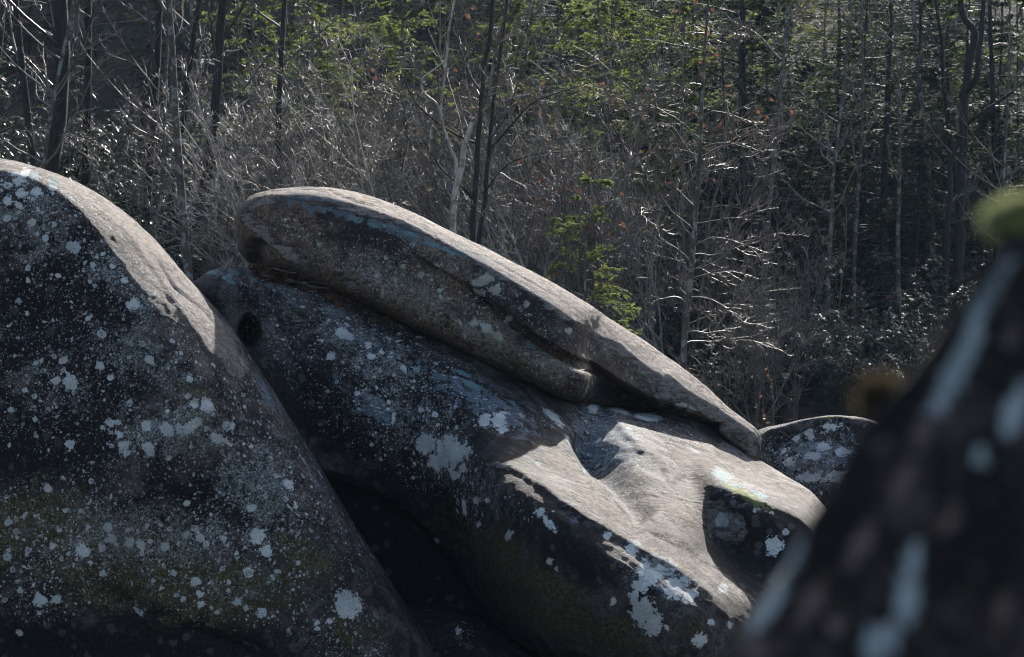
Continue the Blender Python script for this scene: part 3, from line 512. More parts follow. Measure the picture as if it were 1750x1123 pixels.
cap = boulder('capstone', CS, CS_MAT, 1.8, 0.0115, thick=cs_th, marks=cs_marks, disc=cs_disc, seed=23, amp=0.014, streak=0.004,
    strokes=[('groove', [(560, 325), (600, 340), (650, 352), (655, 372), (690, 385)], 1.6, .006, {'taper': False}), ('groove', [(690, 372), (740, 400), (755, 418)], 1.5, .004),
             ('groove', [(820, 432), (860, 455), (900, 478), (960, 512)], 1.6, .005), ('groove', [(505, 420), (530, 440), (560, 455)], 1.5, .015),
             ('ledge', [(800, 432), (850, 468), (900, 498), (960, 545), (1000, 565)], 3, 0.004, {'fall': 20}), ('ledge', [(1010, 575), (1060, 590), (1110, 640), (1130, 655), (1135, 690)], 3, 0.0150, {'fall': 16}),
             ('ledge', [(1130, 640), (1170, 670), (1200, 690), (1207, 712)], 3, 0.0150, {'fall': 20}), ('groove', [(1120, 640), (1124, 665), (1130, 680)], 3, .03), ('groove', [(690, 425), (760, 470), (830, 520), (900, 572), (985, 620)], 3.5, .055, {'t0': .2}), ('groove', [(930, 590), (985, 620), (1030, 640)], 5, .03),
             ('pit', [(1263, 750)], (14, 10), .05), ('pit', [(1225, 728)], (10, 8), .03), ('bulge', [(430, 425)], (22, 30), -.10, {'rot': -20})])
tag(cap, 'whale-backed slab of pale-topped sandstone tilted on top of the long boulder', 'boulder')

# --- small lichened boulder behind the slab's low tip
SB = [[(1262, 800, 18.2), (1262, 806, 18.1), (1264, 815, 18.05), (1268, 830, 18.0), (1272, 850, 18.0), (1276, 880, 18.2)],
  [(1300, 741, 18.2), (1300, 752, 18.0), (1304, 775, 17.8), (1310, 810, 17.65), (1316, 860, 17.6), (1322, 930, 17.8)],
  [(1340, 724, 18.2), (1340, 736, 17.9), (1342, 760, 17.65), (1346, 800, 17.45), (1350, 860, 17.4), (1354, 950, 17.6)],
  [(1390, 713, 18.2), (1390, 724, 17.85), (1390, 750, 17.55), (1392, 790, 17.35), (1394, 860, 17.3), (1396, 960, 17.5)],
  [(1440, 711, 18.2), (1440, 722, 17.85), (1440, 750, 17.5), (1440, 790, 17.3), (1440, 860, 17.25), (1440, 960, 17.5)],
  [(1500, 722, 18.2), (1500, 734, 17.9), (1500, 765, 17.6), (1500, 800, 17.4), (1500, 870, 17.35), (1500, 960, 17.6)],
  [(1560, 770, 18.2), (1560, 780, 18.0), (1560, 800, 17.8), (1560, 830, 17.7), (1560, 880, 17.65), (1560, 960, 17.8)],
  [(1600, 850, 18.2), (1600, 855, 18.1), (1600, 865, 18.05), (1600, 880, 18.0), (1600, 900, 18.0), (1600, 960, 18.1)]]
SB = [[(q[0], q[1], s_[2][2]+.10 if j == 0 else s_[2][2]+.04 if j == 1 else q[2]) for j, q in enumerate(s_)] for s_ in SB]
small = boulder('boulder', SB, MB_MAT, 1.6, 0.02, seed=31, amp=0.03, streak=0.004,
    marks=[('lich', 1400, 790, 100, 70, 0, .9), ('blue', 1400, 780, 100, 60, 0, .5), ('moss', 1420, 713, 40, 6, 0, .6), ('dark', 1340, 760, 30, 30, 0, .6)],
    disc=[(P_, x, y, r, r2) for (x, y, r, r2) in [(1382, 740, 12, 7), (1420, 730, 18, 7), (1405, 762, 14, 7), (1390, 778, 16, 7), (1440, 770, 14, 9), (1385, 815, 26, 9), (1430, 815, 20, 10), (1350, 790, 10, 6), (1360, 750, 6, 5), (1340, 830, 10, 8)]],
    strokes=[('groove', [(1320, 790), (1370, 798), (1430, 800)], 3, .03)])
tag(small, 'low lichen-patched boulder beside the tip of the slab', 'boulder')

# --- dark boulder deep in the cleft
DB = [[(q[0], q[1]+34, q[2]+.25) for q in s_] for s_ in [[(640, 1060, 14.2), (645, 1070, 14.1), (650, 1090, 14.0), (660, 1130, 14.0), (670, 1200, 14.2)],
  [(700, 1000, 14.2), (702, 1015, 13.9), (706, 1050, 13.7), (710, 1110, 13.6), (715, 1220, 13.8)],
  [(770, 1005, 14.2), (770, 1025, 13.8), (770, 1060, 13.5), (772, 1120, 13.4), (775, 1230, 13.6)],
  [(840, 1050, 14.1), (840, 1066, 13.7), (840, 1090, 13.4), (842, 1140, 13.3), (845, 1240, 13.5)],
  [(910, 1100, 14.0), (910, 1110, 13.7), (910, 1130, 13.5), (910, 1170, 13.4), (912, 1250, 13.6)],
  [(980, 1180, 14.0), (980, 1184, 13.9), (980, 1190, 13.8), (980, 1210, 13.8), (980, 1250, 13.9)]]]
deep = boulder('boulder', DB, LB_MAT, 1.2, 0.03, seed=37, amp=0.03, marks=[('lich', 690, 980, 40, 30, 0, .5), ('dark', 780, 1060, 120, 60, 0, .5), ('lich', 800, 1080, 60, 30, 0, .12)], disc=[(P_, 784, 1081, 5, 8), (P_, 690, 1010, 4)])
tag(deep, 'small dark boulder wedged down in the cleft between the two big boulders', 'boulder')

# --- boulder under and behind the carrier that closes the cleft
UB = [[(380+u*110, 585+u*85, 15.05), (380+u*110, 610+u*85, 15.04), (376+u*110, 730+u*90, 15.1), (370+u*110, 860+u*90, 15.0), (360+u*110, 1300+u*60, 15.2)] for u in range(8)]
under = boulder('boulder', UB, LB_MAT, 1.4, 0.05, seed=43, amp=0.05, marks=[('dark', 700, 1000, 500, 300, 0, .6)])  # dark over the whole rock paints the blackness of the shaded cleft
tag(under, 'shadowed rock at the bottom of the cleft, almost black beneath the long boulder', 'boulder')

# --- the boulder right in front of the lens
FBS = [  # crest x,y ; edge of flank x,y
    (1900, 180, 1930, 230), (1830, 240, 1880, 300), (1775, 305, 1835, 370), (1728, 370, 1790, 440), (1682, 440, 1742, 510), (1640, 500, 1700, 570), (1592, 575, 1650, 640),
    (1545, 640, 1602, 710), (1500, 690, 1560, 760), (1462, 740, 1525, 815), (1420, 815, 1485, 890), (1385, 880, 1450, 950), (1340, 965, 1405, 1030), (1292, 1040, 1360, 1100), (1240, 1120, 1310, 1180), (1180, 1220, 1250, 1270)]
st = []
for i, (a, b, c, d) in enumerate(FBS):
    u = i/(len(FBS)-1); yc = 1.42-0.06*u
    ex, ey = 2350-u*100, 700+u*900
    f = lambda t: (c+(ex-c)*t, d+(ey-d)*t)
    st.append([(a, b, yc-.09), (a+(c-a)*.12, b+(d-b)*.12, yc-0.096), (c, d, yc-0.104), (*f(.12), yc-0.118), (*f(.45), yc-0.13), (*f(1.0), yc-0.10)])
FB_MAT = rock_material('sandstone_near', K=9.0, film=0.47, warm=(0.075, 0.056, 0.054), dark=(0.007, 0.006, 0.006), buff=(0.40, 0.29, 0.265), lich_col=((0.42, 0.50, 0.52), (0.58, 0.65, 0.67)))
near = boulder('boulder', st, FB_MAT, 0.5, 0.004, splay=0.20, seed=41, amp=0.004, streak=0.0, back_res=0.03,
    disc=[(P_, 1692, 500, 13, 90, 32), (P_, 1625, 650, 16, 80, 30), (P_, 1660, 590, 12, 40, 30), (P_, 1735, 700, 18, 60, 20), (P_, 1550, 1020, 20, 50, 8), (P_, 1525, 1090, 16, 30, 20), (P_, 1335, 960, 22, 60, 36), (P_, 1310, 1040, 16, 60, 36), (P_, 1500, 1100, 26, 40, 20), (P_, 1675, 780, 15, 15), (P_, 1560, 960, 12, 40, 10)],
    marks=[('bare', 1575, 740, 22, 50, 24, .7), ('bare', 1625, 880, 20, 60, 20, .6), ('bare', 1430, 1060, 24, 40, 20, .7), ('bare', 1640, 1040, 22, 60, 10, .6), ('bare', 1505, 760, 16, 40, 30, .7), ('bare', 1700, 500, 14, 60, 28, .6), ('bare', 1540, 830, 18, 70, 24, .9), ('bare', 1470, 930, 16, 70, 28, .9), ('bare', 1385, 1030, 22, 60, 28, .9), ('bare', 1290, 1110, 34, 30, 0, .9), ('bare', 1710, 1060, 25, 90, 10, .7), ('bare', 1640, 480, 14, 50, 30, .5), ('bare', 1730, 560, 20, 60, 20, .6), ('bare', 1590, 900, 14, 50, 20, .6),
           ('bare', 1440, 760, 30, 60, 30, .35), ('dark', 1545, 640, 34, 200, 33, .7), ('dark', 1320, 960, 30, 120, 36, .5), ('dark', 1700, 640, 30, 60, 0, .9), ('dark', 1680, 900, 60, 90, 0, .9), ('dark', 1430, 900, 24, 90, 30, .6), ('moss', 1745, 375, 40, 22, -30, .9)])  # dark along the crest edge paints shade over its lit fringe
tag(near, 'out-of-focus dark boulder with mossy edge and blue-grey streaks close to the camera', 'boulder')

# ------------------------------------------------------------------ terrain
def terrain(x, y):
    x = np.asarray(x, float); y = np.asarray(y, float)
    z = 1.8*sstep(19, 34, y)+np.clip(y-40, 0, 400)*0.56+sstep(38, 44, y)*0.6-0.0
    z = z+0.9*sstep(2, -8, x)*sstep(24, 36, y)+0.10*np.clip(-x-2, 0, 60)*sstep(34, 60, y)
    z = z-0.10*np.clip(x-4, 0, 40)*sstep(36, 60, y)
    z = z+0.35*noise3(np.stack([x*.22, y*.22, x*0], -1).reshape(-1, 3), 90).reshape(x.shape)*sstep(20, 30, y)
    z = z+0.10*noise3(np.stack([x*1.1, y*1.1, x*0], -1).reshape(-1, 3), 91).reshape(x.shape)
    return z
def gz(x, y): return float(terrain(np.array([[x]]), np.array([[y]]))[0, 0])
s = NT('leaf_litter_ground'); c = s.coord()
lv = s.vor(s.vmath('ADD', c, s.vmath('SCALE', s.noise(c, 6, 2, .5, 0, True), None, .12)), 13); sp = s.n.new('ShaderNodeSeparateColor'); s.put(sp.inputs[0], lv.outputs['Color'])
lc = s.mix(sp.outputs[0], (0.016, 0.010, 0.007), (0.075, 0.044, 0.026)); lc = s.mix(s.mr(s.noise(c, .5, 4), .45, .6), lc, s.mix(sp.outputs[1], (0.010, 0.008, 0.006), (0.030, 0.022, 0.015)))
GM = s.done(s.bsdf(lc, 0.9, s.bump(s.math('MULTIPLY', sp.outputs[2], .05), 1, 1), .2))
xs = np.concatenate([np.linspace(-900, -42, 26), np.linspace(-40, 40, 161), np.linspace(42, 900, 26)])
ys = np.concatenate([np.linspace(-900, -22, 26), np.linspace(-20, 16, 30), np.linspace(16.5, 90, 190), np.linspace(94, 900, 40)])
X, Yg = np.meshgrid(xs, ys, indexing='ij'); Z = terrain(X, Yg)
Z = np.minimum(Z, 24+0.02*Yg)
V = np.stack([X, Yg, Z], -1).reshape(-1, 3); nx, ny = X.shape
i = np.arange(nx-1)[:, None]*ny+np.arange(ny-1)[None]
g = link('ground', mesh('ground', V, np.stack([i, i+ny, i+ny+1, i+1], -1).reshape(-1, 4), GM)); tag(g, kind='structure')

# ------------------------------------------------------------------ woodland kit
def unit(v): return v/np.maximum(np.linalg.norm(v, axis=-1, keepdims=True), 1e-9)
def grow(rng, S, D, L, n, bend=(0, 0, 0), wob=.15):
    """S, D (m,3), L (m,) -> polylines (m,n+1,3)"""
    P = [S]; d = unit(D); bend = np.asarray(bend, float)
    for k in range(n):
        d = unit(d+bend/n+rng.normal(0, wob, d.shape)); P.append(P[-1]+d*(L/n)[:, None])
    return np.stack(P, 1)
def spawn(rng, P, R, k, t0, t1, ang, spread=.25, flat=0, up=0.0):
    """k children on each polyline -> start, direction, parent index, t, radius there"""
    m, n1, _ = P.shape; n = n1-1
    idx = np.repeat(np.arange(m), k); t = rng.uniform(t0, t1, m*k)
    f = t*n; i = np.minimum(f.astype(int), n-1); u = (f-i)[:, None]
    S = P[idx, i]*(1-u)+P[idx, i+1]*u; T = unit(P[idx, i+1]-P[idx, i])
    rr = R[idx, i]*(1-u[:, 0])+R[idx, i+1]*u[:, 0]
    q = rng.normal(0, 1, T.shape)
    if flat: q[:, 2] *= (1-flat)
    q = unit(q-(q*T).sum(1, keepdims=True)*T)
    a = ang+rng.normal(0, spread, len(idx))
    D = unit(T*np.cos(a)[:, None]+q*np.sin(a)[:, None]+np.array([0, 0, up]))
    return S, D, idx, t, rr
def radii(R0, n, tip=.25):
    return R0[:, None]*(1-(1-tip)*np.linspace(0, 1, n+1)[None])
def tubes(P, R, k=3):
    m, n1, _ = P.shape
    T = unit(np.gradient(P, axis=1)); ref = np.where(np.abs(T[:, :1, 2:]) > .9, np.array([1., 0, 0]), np.array([0, 0, 1.]))
    A = unit(np.cross(T, ref)); B = np.cross(T, A)
    th = np.arange(k)/k*2*np.pi
    V = P[:, :, None]+R[:, :, None, None]*(np.cos(th)[None, None, :, None]*A[:, :, None]+np.sin(th)[None, None, :, None]*B[:, :, None])
    base = (np.arange(m)[:, None, None]*n1+np.arange(n1-1)[None, :, None])*k; j = np.arange(k)[None, None]; jn = (j+1) % k
    F = np.stack([base+j, base+jn, base+k+jn, base+k+j], -1).reshape(-1, 4)
    return V.reshape(-1, 3), F
class Bag:
    def __init__(s): s.V = []; s.F3 = []; s.F4 = []; s.n = 0
    def tube(s, P, R, k=3):
        if len(P) == 0: return
        V, F = tubes(P, R, k); s.V.append(V); s.F4.append(F+s.n); s.n += len(V)
    def quads(s, V):                       # (m,4,3)
        m = len(V); s.V.append(V.reshape(-1, 3)); s.F4.append(np.arange(m*4).reshape(m, 4)+s.n); s.n += m*4
    def tris(s, V):
        m = len(V); s.V.append(V.reshape(-1, 3)); s.F3.append(np.arange(m*3).reshape(m, 3)+s.n); s.n += m*3
    def mesh(s, name, mat, smooth=True):
        F = ([np.concatenate(s.F4)] if s.F4 else [])+([np.concatenate(s.F3)] if s.F3 else [])
        print(name, sum(f.shape[0]*(f.shape[1]-2) for f in F))
        return mesh(name, np.concatenate(s.V), F, mat, smooth)

def bark(name, c0, c1, rough=.7, spec=.3, scale=1.0, spots=None, b=.01):
    s = NT(name); c = s.coord(); cm = s.mapping(c, (0, 0, 0), (1, 1, .25)); n = s.noise(cm, 26*scale, 5, .65); n2 = s.noise(c, 3*scale, 4)
    col = s.mix(s.mr(n, .35, .65), c0, c1); col = s.mix(s.mr(n2, .4, .65), col, s.mix(.5, c0, col))
    if spots: col = s.mix(s.mr(s.noise(c, 7*scale, 4, .6), .52, .58), col, spots)
    return s.done(s.bsdf(col, rough, s.bump(n, 1, b), spec))
BK_DARK = bark('bark_dark', (0.010, 0.008, 0.007), (0.034, 0.026, 0.021))
BK_GREY = bark('bark_grey', (0.05, 0.038, 0.030), (0.12, 0.098, 0.080), spots=(.20, .20, .18))
BK_TWIG = bark('bark_twig', (0.065, 0.050, 0.039), (0.20, 0.165, 0.13), .60, .7, 1, None, .002)
BK_LIGHT = bark('bark_light_twig', (0.22, 0.19, 0.155), (0.56, 0.50, 0.43), .55, .8, 1, None, .002)
BK_DTWIG = bark('bark_dark_twig', (0.025, 0.02, 0.017), (0.085, 0.070, 0.058), .5, .8, 1, None, .002)
BK_PALE = bark('bark_pale', (0.26, 0.235, 0.20), (0.52, 0.49, 0.43), .6, .3, 1, (.22, .17, .12))
BK_HEM = bark('bark_hemlock', (0.008, 0.007, 0.007), (0.028, 0.023, 0.021))
def leafmat(name, c0, c1, trans=.5, rough=.6, spec=.2, nscale=2.5, transcol=None):
    s = NT(name); c = s.coord(); n = s.mr(s.noise(c, nscale, 4, .7), .35, .65); col = s.mix(n, c0, c1)
    p = s.bsdf(col, rough, None, spec); t = s.n.new('ShaderNodeBsdfTranslucent'); s.put(t.inputs[0], s.mix(1.0, col, transcol or (1.35, 1.45, .85), 'MULTIPLY'))
    m = s.n.new('ShaderNodeMixShader'); m.inputs[0].default_value = trans; s.t.links.new(p, m.inputs[1]); s.t.links.new(t.outputs[0], m.inputs[2])
    return s.done(m.outputs[0])
LF_HEM = leafmat('hemlock_needles', (0.016, 0.024, 0.015), (0.042, 0.056, 0.028), .5, transcol=(1.3, 1.5, .8))
LF_LIGHT = leafmat('needles_painted_sunny', (0.085, 0.105, 0.038), (0.20, 0.22, 0.085), .62)  # hemlock needles brightened in colour to stand for sunlight
LF_RHO = leafmat('rhododendron_leaf', (0.012, 0.026, 0.010), (0.035, 0.055, 0.022), .22, .30, .8)
LF_BEECH = leafmat('dry_leaf', (0.07, 0.042, 0.03), (0.17, 0.105, 0.075), .4, .6, .3, 2.5, (1.5, 1.15, .9))

def bare_tree(seed, H, r0, nl=26, lt0=.25, lang=.9, llen=.35, k2=9, k3=6, lean=(0, 0), wob=.05, up=.5, leaftw=1.0, mat=BK_GREY, tw=.0055, stems=1, trunk_n=14, bias=None, cm=None):
    """trunk mesh, crown mesh (limbs, branches, twigs)"""
    rng = np.random.default_rng(seed)
    D = np.array([[lean[0], lean[1], 1.0]]*stems)+(rng.normal(0, .28, (stems, 3))*[1, 1, 0] if stems > 1 else 0)
    Ls = H*rng.uniform(.7, 1, stems) if stems > 1 else np.array([H])
    T = grow(rng, np.zeros((stems, 3)), D, Ls, trunk_n, (0, 0, .4), wob); RT = radii(np.full(stems, r0), trunk_n, .12)
    tb = Bag(); tb.tube(T, RT, 7); cb = Bag()
    S, D, idx, t, rr = spawn(rng, T, RT, nl, lt0, .98, lang, .2, 0, 0.0)
    if bias is not None: D = unit(D+np.array(bias))
    L = H*llen*rng.uniform(.5, 1.1, len(S))*(1.15-.75*t)
    L1 = grow(rng, S, D, L, 7, (0, 0, up), .11); R1 = radii(np.minimum(rr*.6, .010+.009*L), 7, .3); cb.tube(L1, R1, 4)
    S, D, idx, t, rr = spawn(rng, L1, R1, k2, .15, .98, .75, .25, .3, .05)
    Lp = np.repeat(L, k2); L2l = Lp*.42*rng.uniform(.4, 1.1, len(S))*(1.2-.7*t)
    L2 = grow(rng, S, D, L2l, 5, (0, 0, up*.8), .16); R2 = radii(np.minimum(rr*.75, tw*1.35), 5, .5); cb.tube(L2, R2, 3)
    if k3:
        S, D, idx, t, rr = spawn(rng, L2, R2, k3, .1, 1, .7, .3, .2, .05)
        L3 = grow(rng, S, D, np.maximum(np.repeat(L2l, k3)*.5*rng.uniform(.4, 1.2, len(S)), .12), 3, (0, 0, up*.9), .22)
        cb.tube(L3, radii(np.full(len(S), tw*leaftw*.75), 3, .55), 3)
    return tb.mesh('trunk', mat), cb.mesh('crown', cm or BK_TWIG)

def needle_quads(rng, P, per, ln, wd, droop=.1):
    """short flat needles/sprays set both sides of each twig polyline"""
    m, n1, _ = P.shape; n = n1-1; k = per
    idx = np.repeat(np.arange(m), k); t = rng.uniform(.05, 1, m*k); f = t*n; i = np.minimum(f.astype(int), n-1); u = (f-i)[:, None]
    S = P[idx, i]*(1-u)+P[idx, i+1]*u; T = unit(P[idx, i+1]-P[idx, i])
    side = unit(np.cross(T, np.array([0, 0, 1.]))+1e-6)*np.where(rng.random(m*k) < .5, -1, 1)[:, None]
    D = unit(side*rng.uniform(.5, 1.1, m*k)[:, None]+T*.8+np.array([0, 0, -droop])+rng.normal(0, .22, T.shape)); Wd = unit(np.cross(D, T)); Wd = unit(np.cross(D, unit(Wd+rng.normal(0, .5, Wd.shape))))
    l = (ln*rng.uniform(.5, 1.3, m*k)*(1.1-.5*t))[:, None]; w = wd*l/ln
    return np.stack([S, S+D*l*.55+Wd*w, S+D*l, S+D*l*.5-Wd*w], 1)
def hemlock(seed, H, r0, z0=.12, nb=80, blen=.26, k2=12, per=22, droop=-.35, leaf=LF_HEM, bk=BK_HEM, ln=.085, wd=.013, fill=1.0):
    rng = np.random.default_rng(seed)
    T = grow(rng, np.zeros((1, 3)), np.array([[0, 0, 1.]]), np.array([H]), 16, (0, 0, .3), .012); RT = radii(np.array([r0]), 16, .08)
    tb = Bag(); tb.tube(T, RT, 8)
    S, D, idx, t, rr = spawn(rng, T, RT, nb, z0, .99, 1.35, .14)
    L = H*blen*(1.05-t)**.75*rng.uniform(.6, 1.1, len(S)); L = np.maximum(L, .3)
    B = grow(rng, S, D, L, 8, (0, 0, droop), .06); RB = radii(np.minimum(rr*.4, .006+.007*L), 8, .25); tb_l = Bag(); tb_l.tube(B, RB, 4)
    S, D, idx, t2, rr = spawn(rng, B, RB, k2, .22, .99, .85, .2, .85, -.05)
    L2 = np.repeat(L, k2)*.30*(1.15-.6*t2)*rng.uniform(.5, 1.1, len(S)); keep = rng.random(len(S)) < fill
    S, D, L2, rr = S[keep], D[keep], L2[keep], rr[keep]
    C = grow(rng, S, D, L2, 4, (0, 0, -.25), .10); tb_l.tube(C, radii(np.minimum(rr*.6, .006), 4, .4), 3)
    fb = Bag(); fb.quads(needle_quads(rng, C, per, ln, wd))
    return tb.mesh('trunk', bk), tb_l.mesh('branches', bk), fb.mesh('needles', leaf, False)

def rhodo(seed, H, Wd, ns=16, k2=6, leafn=9, mat=LF_RHO, ll=.095):
    rng = np.random.default_rng(seed); a = rng.uniform(0, 2*np.pi, ns); sp = rng.uniform(.2, .9, ns)*Wd/H
    D = np.stack([np.cos(a)*sp, np.sin(a)*sp, np.ones(ns)], 1); S = D*[.1, .1, 0]
    P = grow(rng, S, D, H*rng.uniform(.55, 1.0, ns), 6, (0, 0, .1), .14); R = radii(np.full(ns, .018), 6, .35)
    sb = Bag(); sb.tube(P, R, 4)
    S, D, idx, t, rr = spawn(rng, P, R, k2, .25, 1, .8, .25, 0, .25)
    Q = grow(rng, S, D, H*.26*rng.uniform(.4, 1.1, len(S)), 4, (0, 0, .6), .15); RQ = radii(np.minimum(rr*.7, .009), 4, .6); sb.tube(Q, RQ, 3)
    S, D, idx, t, rr = spawn(rng, Q, RQ, 2, .4, .98, .8, .25, 0, .4)
    Q2 = grow(rng, S, D, np.full(len(S), H*.08), 2, (0, 0, .5), .1); sb.tube(Q2, radii(np.full(len(S), .005), 2, .8), 3)
    tips = np.concatenate([Q[:, -1], Q2[:, -1]]); ax = unit(np.concatenate([Q[:, -1]-Q[:, -2], Q2[:, -1]-Q2[:, -2]]))
    m = len(tips); idx = np.repeat(np.arange(m), leafn); ph = np.tile(np.arange(leafn)/leafn*2*np.pi, m)+rng.normal(0, .25, m*leafn)
    A = unit(np.cross(ax, [0.3, 1, .1]))[idx]; Bv = np.cross(ax[idx], A)
    out = A*np.cos(ph)[:, None]+Bv*np.sin(ph)[:, None]; dr = rng.uniform(-.9, .25, (m*leafn, 1))
    D = unit(out+ax[idx]*.15+np.array([0, 0, 1.])*dr); w = unit(np.cross(D, [0, 0, 1.])+rng.normal(0, .25, D.shape)); nn = np.cross(D, w)
    l = ll*rng.uniform(.6, 1.15, (m*leafn, 1)); S = tips[idx]+out*.006; hw = l*.17
    mid = S+D*l*.5-nn*l*.05; tip = S+D*l-nn*l*.16*0-np.array([0, 0, 1.])*l*.12
    lb = Bag(); lb.quads(np.stack([S, mid+w*hw-nn*hw*-.35, tip, mid], 1)); lb.quads(np.stack([S, mid, tip, mid-w*hw-nn*hw*-.35], 1))
    return sb.mesh('stems', BK_DARK), lb.mesh('leaves', mat, False)
def dry_sapling(seed, H, per=5, cluster=True):
    rng = np.random.default_rng(seed)
    T = grow(rng, np.zeros((3, 3)), rng.normal(0, .25, (3, 3))*[1, 1, 0]+[0, 0, 1], np.array([H, H*.8, H*.7]), 8, (0, 0, .2), .08); RT = radii(np.full(3, .014), 8, .3); sb = Bag(); sb.tube(T, RT, 4)
    S, D, idx, t, rr = spawn(rng, T, RT, 16, .25, 1, 1.0, .2, 0, .1); L = H*.28*rng.uniform(.4, 1, len(S))
    Q = grow(rng, S, D, L, 5, (0, 0, .2), .1); RQ = radii(np.minimum(rr*.6, .006), 5, .4); sb.tube(Q, RQ, 3)
    lb = Bag(); S, D, idx, t, rr = spawn(rng, Q, RQ, per, .25, 1, 1.1, .3, 0, -.7); m = len(S); w = unit(np.cross(D, rng.normal(0, 1, D.shape))); l = .042*rng.uniform(.6, 1.3, (m, 1))
    lb.quads(np.stack([S, S+D*l*.5+w*l*.3, S+D*l, S+D*l*.5-w*l*.3], 1))
    return sb.mesh('stems', BK_TWIG), lb.mesh('leaves', LF_BEECH, False)

def plant(name, meshes, x, y, label, cat, group=None, rz=0, sc=1.0, tilt=(0, 0), names=None, sink=.08, z=None, sxy=None):
    e = bpy.data.objects.new(name, None); COL.objects.link(e); e.empty_display_size = .3
    e.location = (x, y, (gz(x, y) if z is None else z)-sink); e.rotation_euler = (tilt[0], tilt[1], rz); e.scale = (sxy or sc, sxy or sc, sc)
    tag(e, label, cat, group)
    for me in meshes: link(me.name.split('.')[0], me, e)
    return e
def at(px, Y): return (px-875)*PX*Y, Y

# ------------------------------------------------------------------ the wood: trees one can pick out
RNG = random.Random(7)
# dark straight trunks at the edge of the wood, left
def pole(seed, H, r, mat, nl=14, lt0=.3, lean=(0, 0), k2=6, k3=3, llen=.22, **kw):
    return bare_tree(seed, H, r, nl=nl, lt0=lt0, llen=llen, k2=k2, k3=k3, lean=lean, mat=mat, **kw)
G_DARK = 'tall trunks at the edge of the wood'
pole_a = pole(101, 13, .115, BK_DARK, cm=BK_DTWIG); pole_b = pole(102, 12, .07, BK_DARK, nl=16, wob=.03, cm=BK_DTWIG); pole_c = pole(103, 11, .045, BK_GREY, nl=18, wob=.05); pole_d = pole(104, 12, .075, BK_GREY, nl=12, wob=.025, lt0=.4)
def sized(ms, px, Y, label, rz=0, tilt=(0, 0), sc=1.0, name='tree', cat='tree', grp=None, sxy=None):
    x, y = at(px, Y); return plant(name, ms, x, y, label, cat, grp, rz, sc, tilt, sxy=sxy)
sized(pole_a, 64, 32.5, 'thickest black trunk above the tall boulder, a thinner trunk close beside it', .4, (0, .0), .95, sxy=1.35)
sized(pole_b, 84, 32.9, 'thin black trunk close beside the thickest black trunk above the tall boulder', 1.7, (0, .01))
sized(pole_b, 2, 32.2, 'slim dark tree leaning toward the thickest black trunk', 2.9, (0, .09), .9)
sized(pole_c, 30, 31.5, 'thin leaning stem with a bright edge, above the crest of the tall boulder', .9, (0, .10), .9)
sized(pole_b, 236, 33.2, 'slender black trunk between the pale spotted stem and the thickest black trunk', 4.1, (0, -.012), 1.0)
sized(pole_c, 258, 31.8, 'pale spotted thin stem rising behind the ridge of the tall boulder', 2.2, (0, .02), .8)
sized(pole_b, 277, 33.6, 'slender black trunk just behind the pale spotted stem', 5.3, (0, .005), .9)
sized(pole_a, 322, 33.4, 'wide black trunk just behind the brownish trunk with a bright sunlit edge', 1.1, (0, .012), .85)
sized(pole_d, 333, 31.0, 'brownish grey trunk with a sunlit edge, between the tall boulder and the slab', 3.3, (0, .025), .9)
sized(pole_b, 478, 33, 'dark trunk rising behind the rounded head of the slab', .3, (0, .0), .9)
sized(pole_b, 140, 34.5, 'black trunk deep in shade above the tall boulder, next to arching pale stems', 3.9, (0, .02), 1.1)

# the pair of dark stems and the broken pale snag behind the slab
def hand_tree(name, base, stems, label, cat, mat, twig_mat=BK_TWIG, k=8, twigs=0, seed=1, tw=.006, part='limb'):
    """stems: list of (part name, material, [(px,py,Y)...], r0, r1) traced in the place; origin at the base"""
    rng = np.random.default_rng(seed); b = W(*base); x, y = b.x, b.y; zb = gz(x, y)-.1
    e = bpy.data.objects.new(name, None); COL.objects.link(e); e.location = (x, y, zb); tag(e, label, cat); o = np.array([x, y, zb]); allP = []; 
    for (pn, m, pts, r0, r1) in stems:
        C = np.array([W(*p) for p in pts])-o
        if pn == 'trunk': C = np.vstack([[C[0, 0]*1.0, C[0, 1], 0.0], C]) if C[0, 2] > .3 else C
        n = max(len(C)*5, 16); xq = np.linspace(0, len(C)-1, n); P = pchip(np.arange(len(C)), C, xq)
        P = P+np.stack([noise3(P*2.2+seed*3.1, 5), noise3(P*2.2, 6), 0*xq], 1)*.05*np.minimum(1, np.linspace(0, 4, n))[:, None]
        R = np.linspace(r0, r1, n)*(1+.10*noise3(P*5, 7)); bg_ = Bag(); bg_.tube(P[None], R[None], 8); ob = link(pn, bg_.mesh(pn, m), e)
        if r0 < .05:
            if twigs:
                cb = Bag(); S, D, idx, t, rr = spawn(rng, P[None], R[None], twigs, .15, 1, .8, .25, 0, .1); L = np.linalg.norm(P[-1]-P[0])*.35*rng.uniform(.3, 1, len(S))*(1.15-.6*t)
                A = grow(rng, S, D, L, 6, (0, 0, .55), .14); RA = radii(np.minimum(rr*.6, tw*1.6), 6, .4); cb.tube(A, RA, 3)
                S, D, idx, t, rr = spawn(rng, A, RA, 5, .1, 1, .75, .3, 0, .1); A2 = grow(rng, S, D, np.repeat(L, 5)*.35*rng.uniform(.3, 1.1, len(S)), 4, (0, 0, .8), .2); cb.tube(A2, radii(np.full(len(S), tw*.8), 4, .5), 3)
                tag(link('twigs', cb.mesh('twigs', twig_mat), ob), None, None, None, 'stuff')
    return e
Y = 30.0
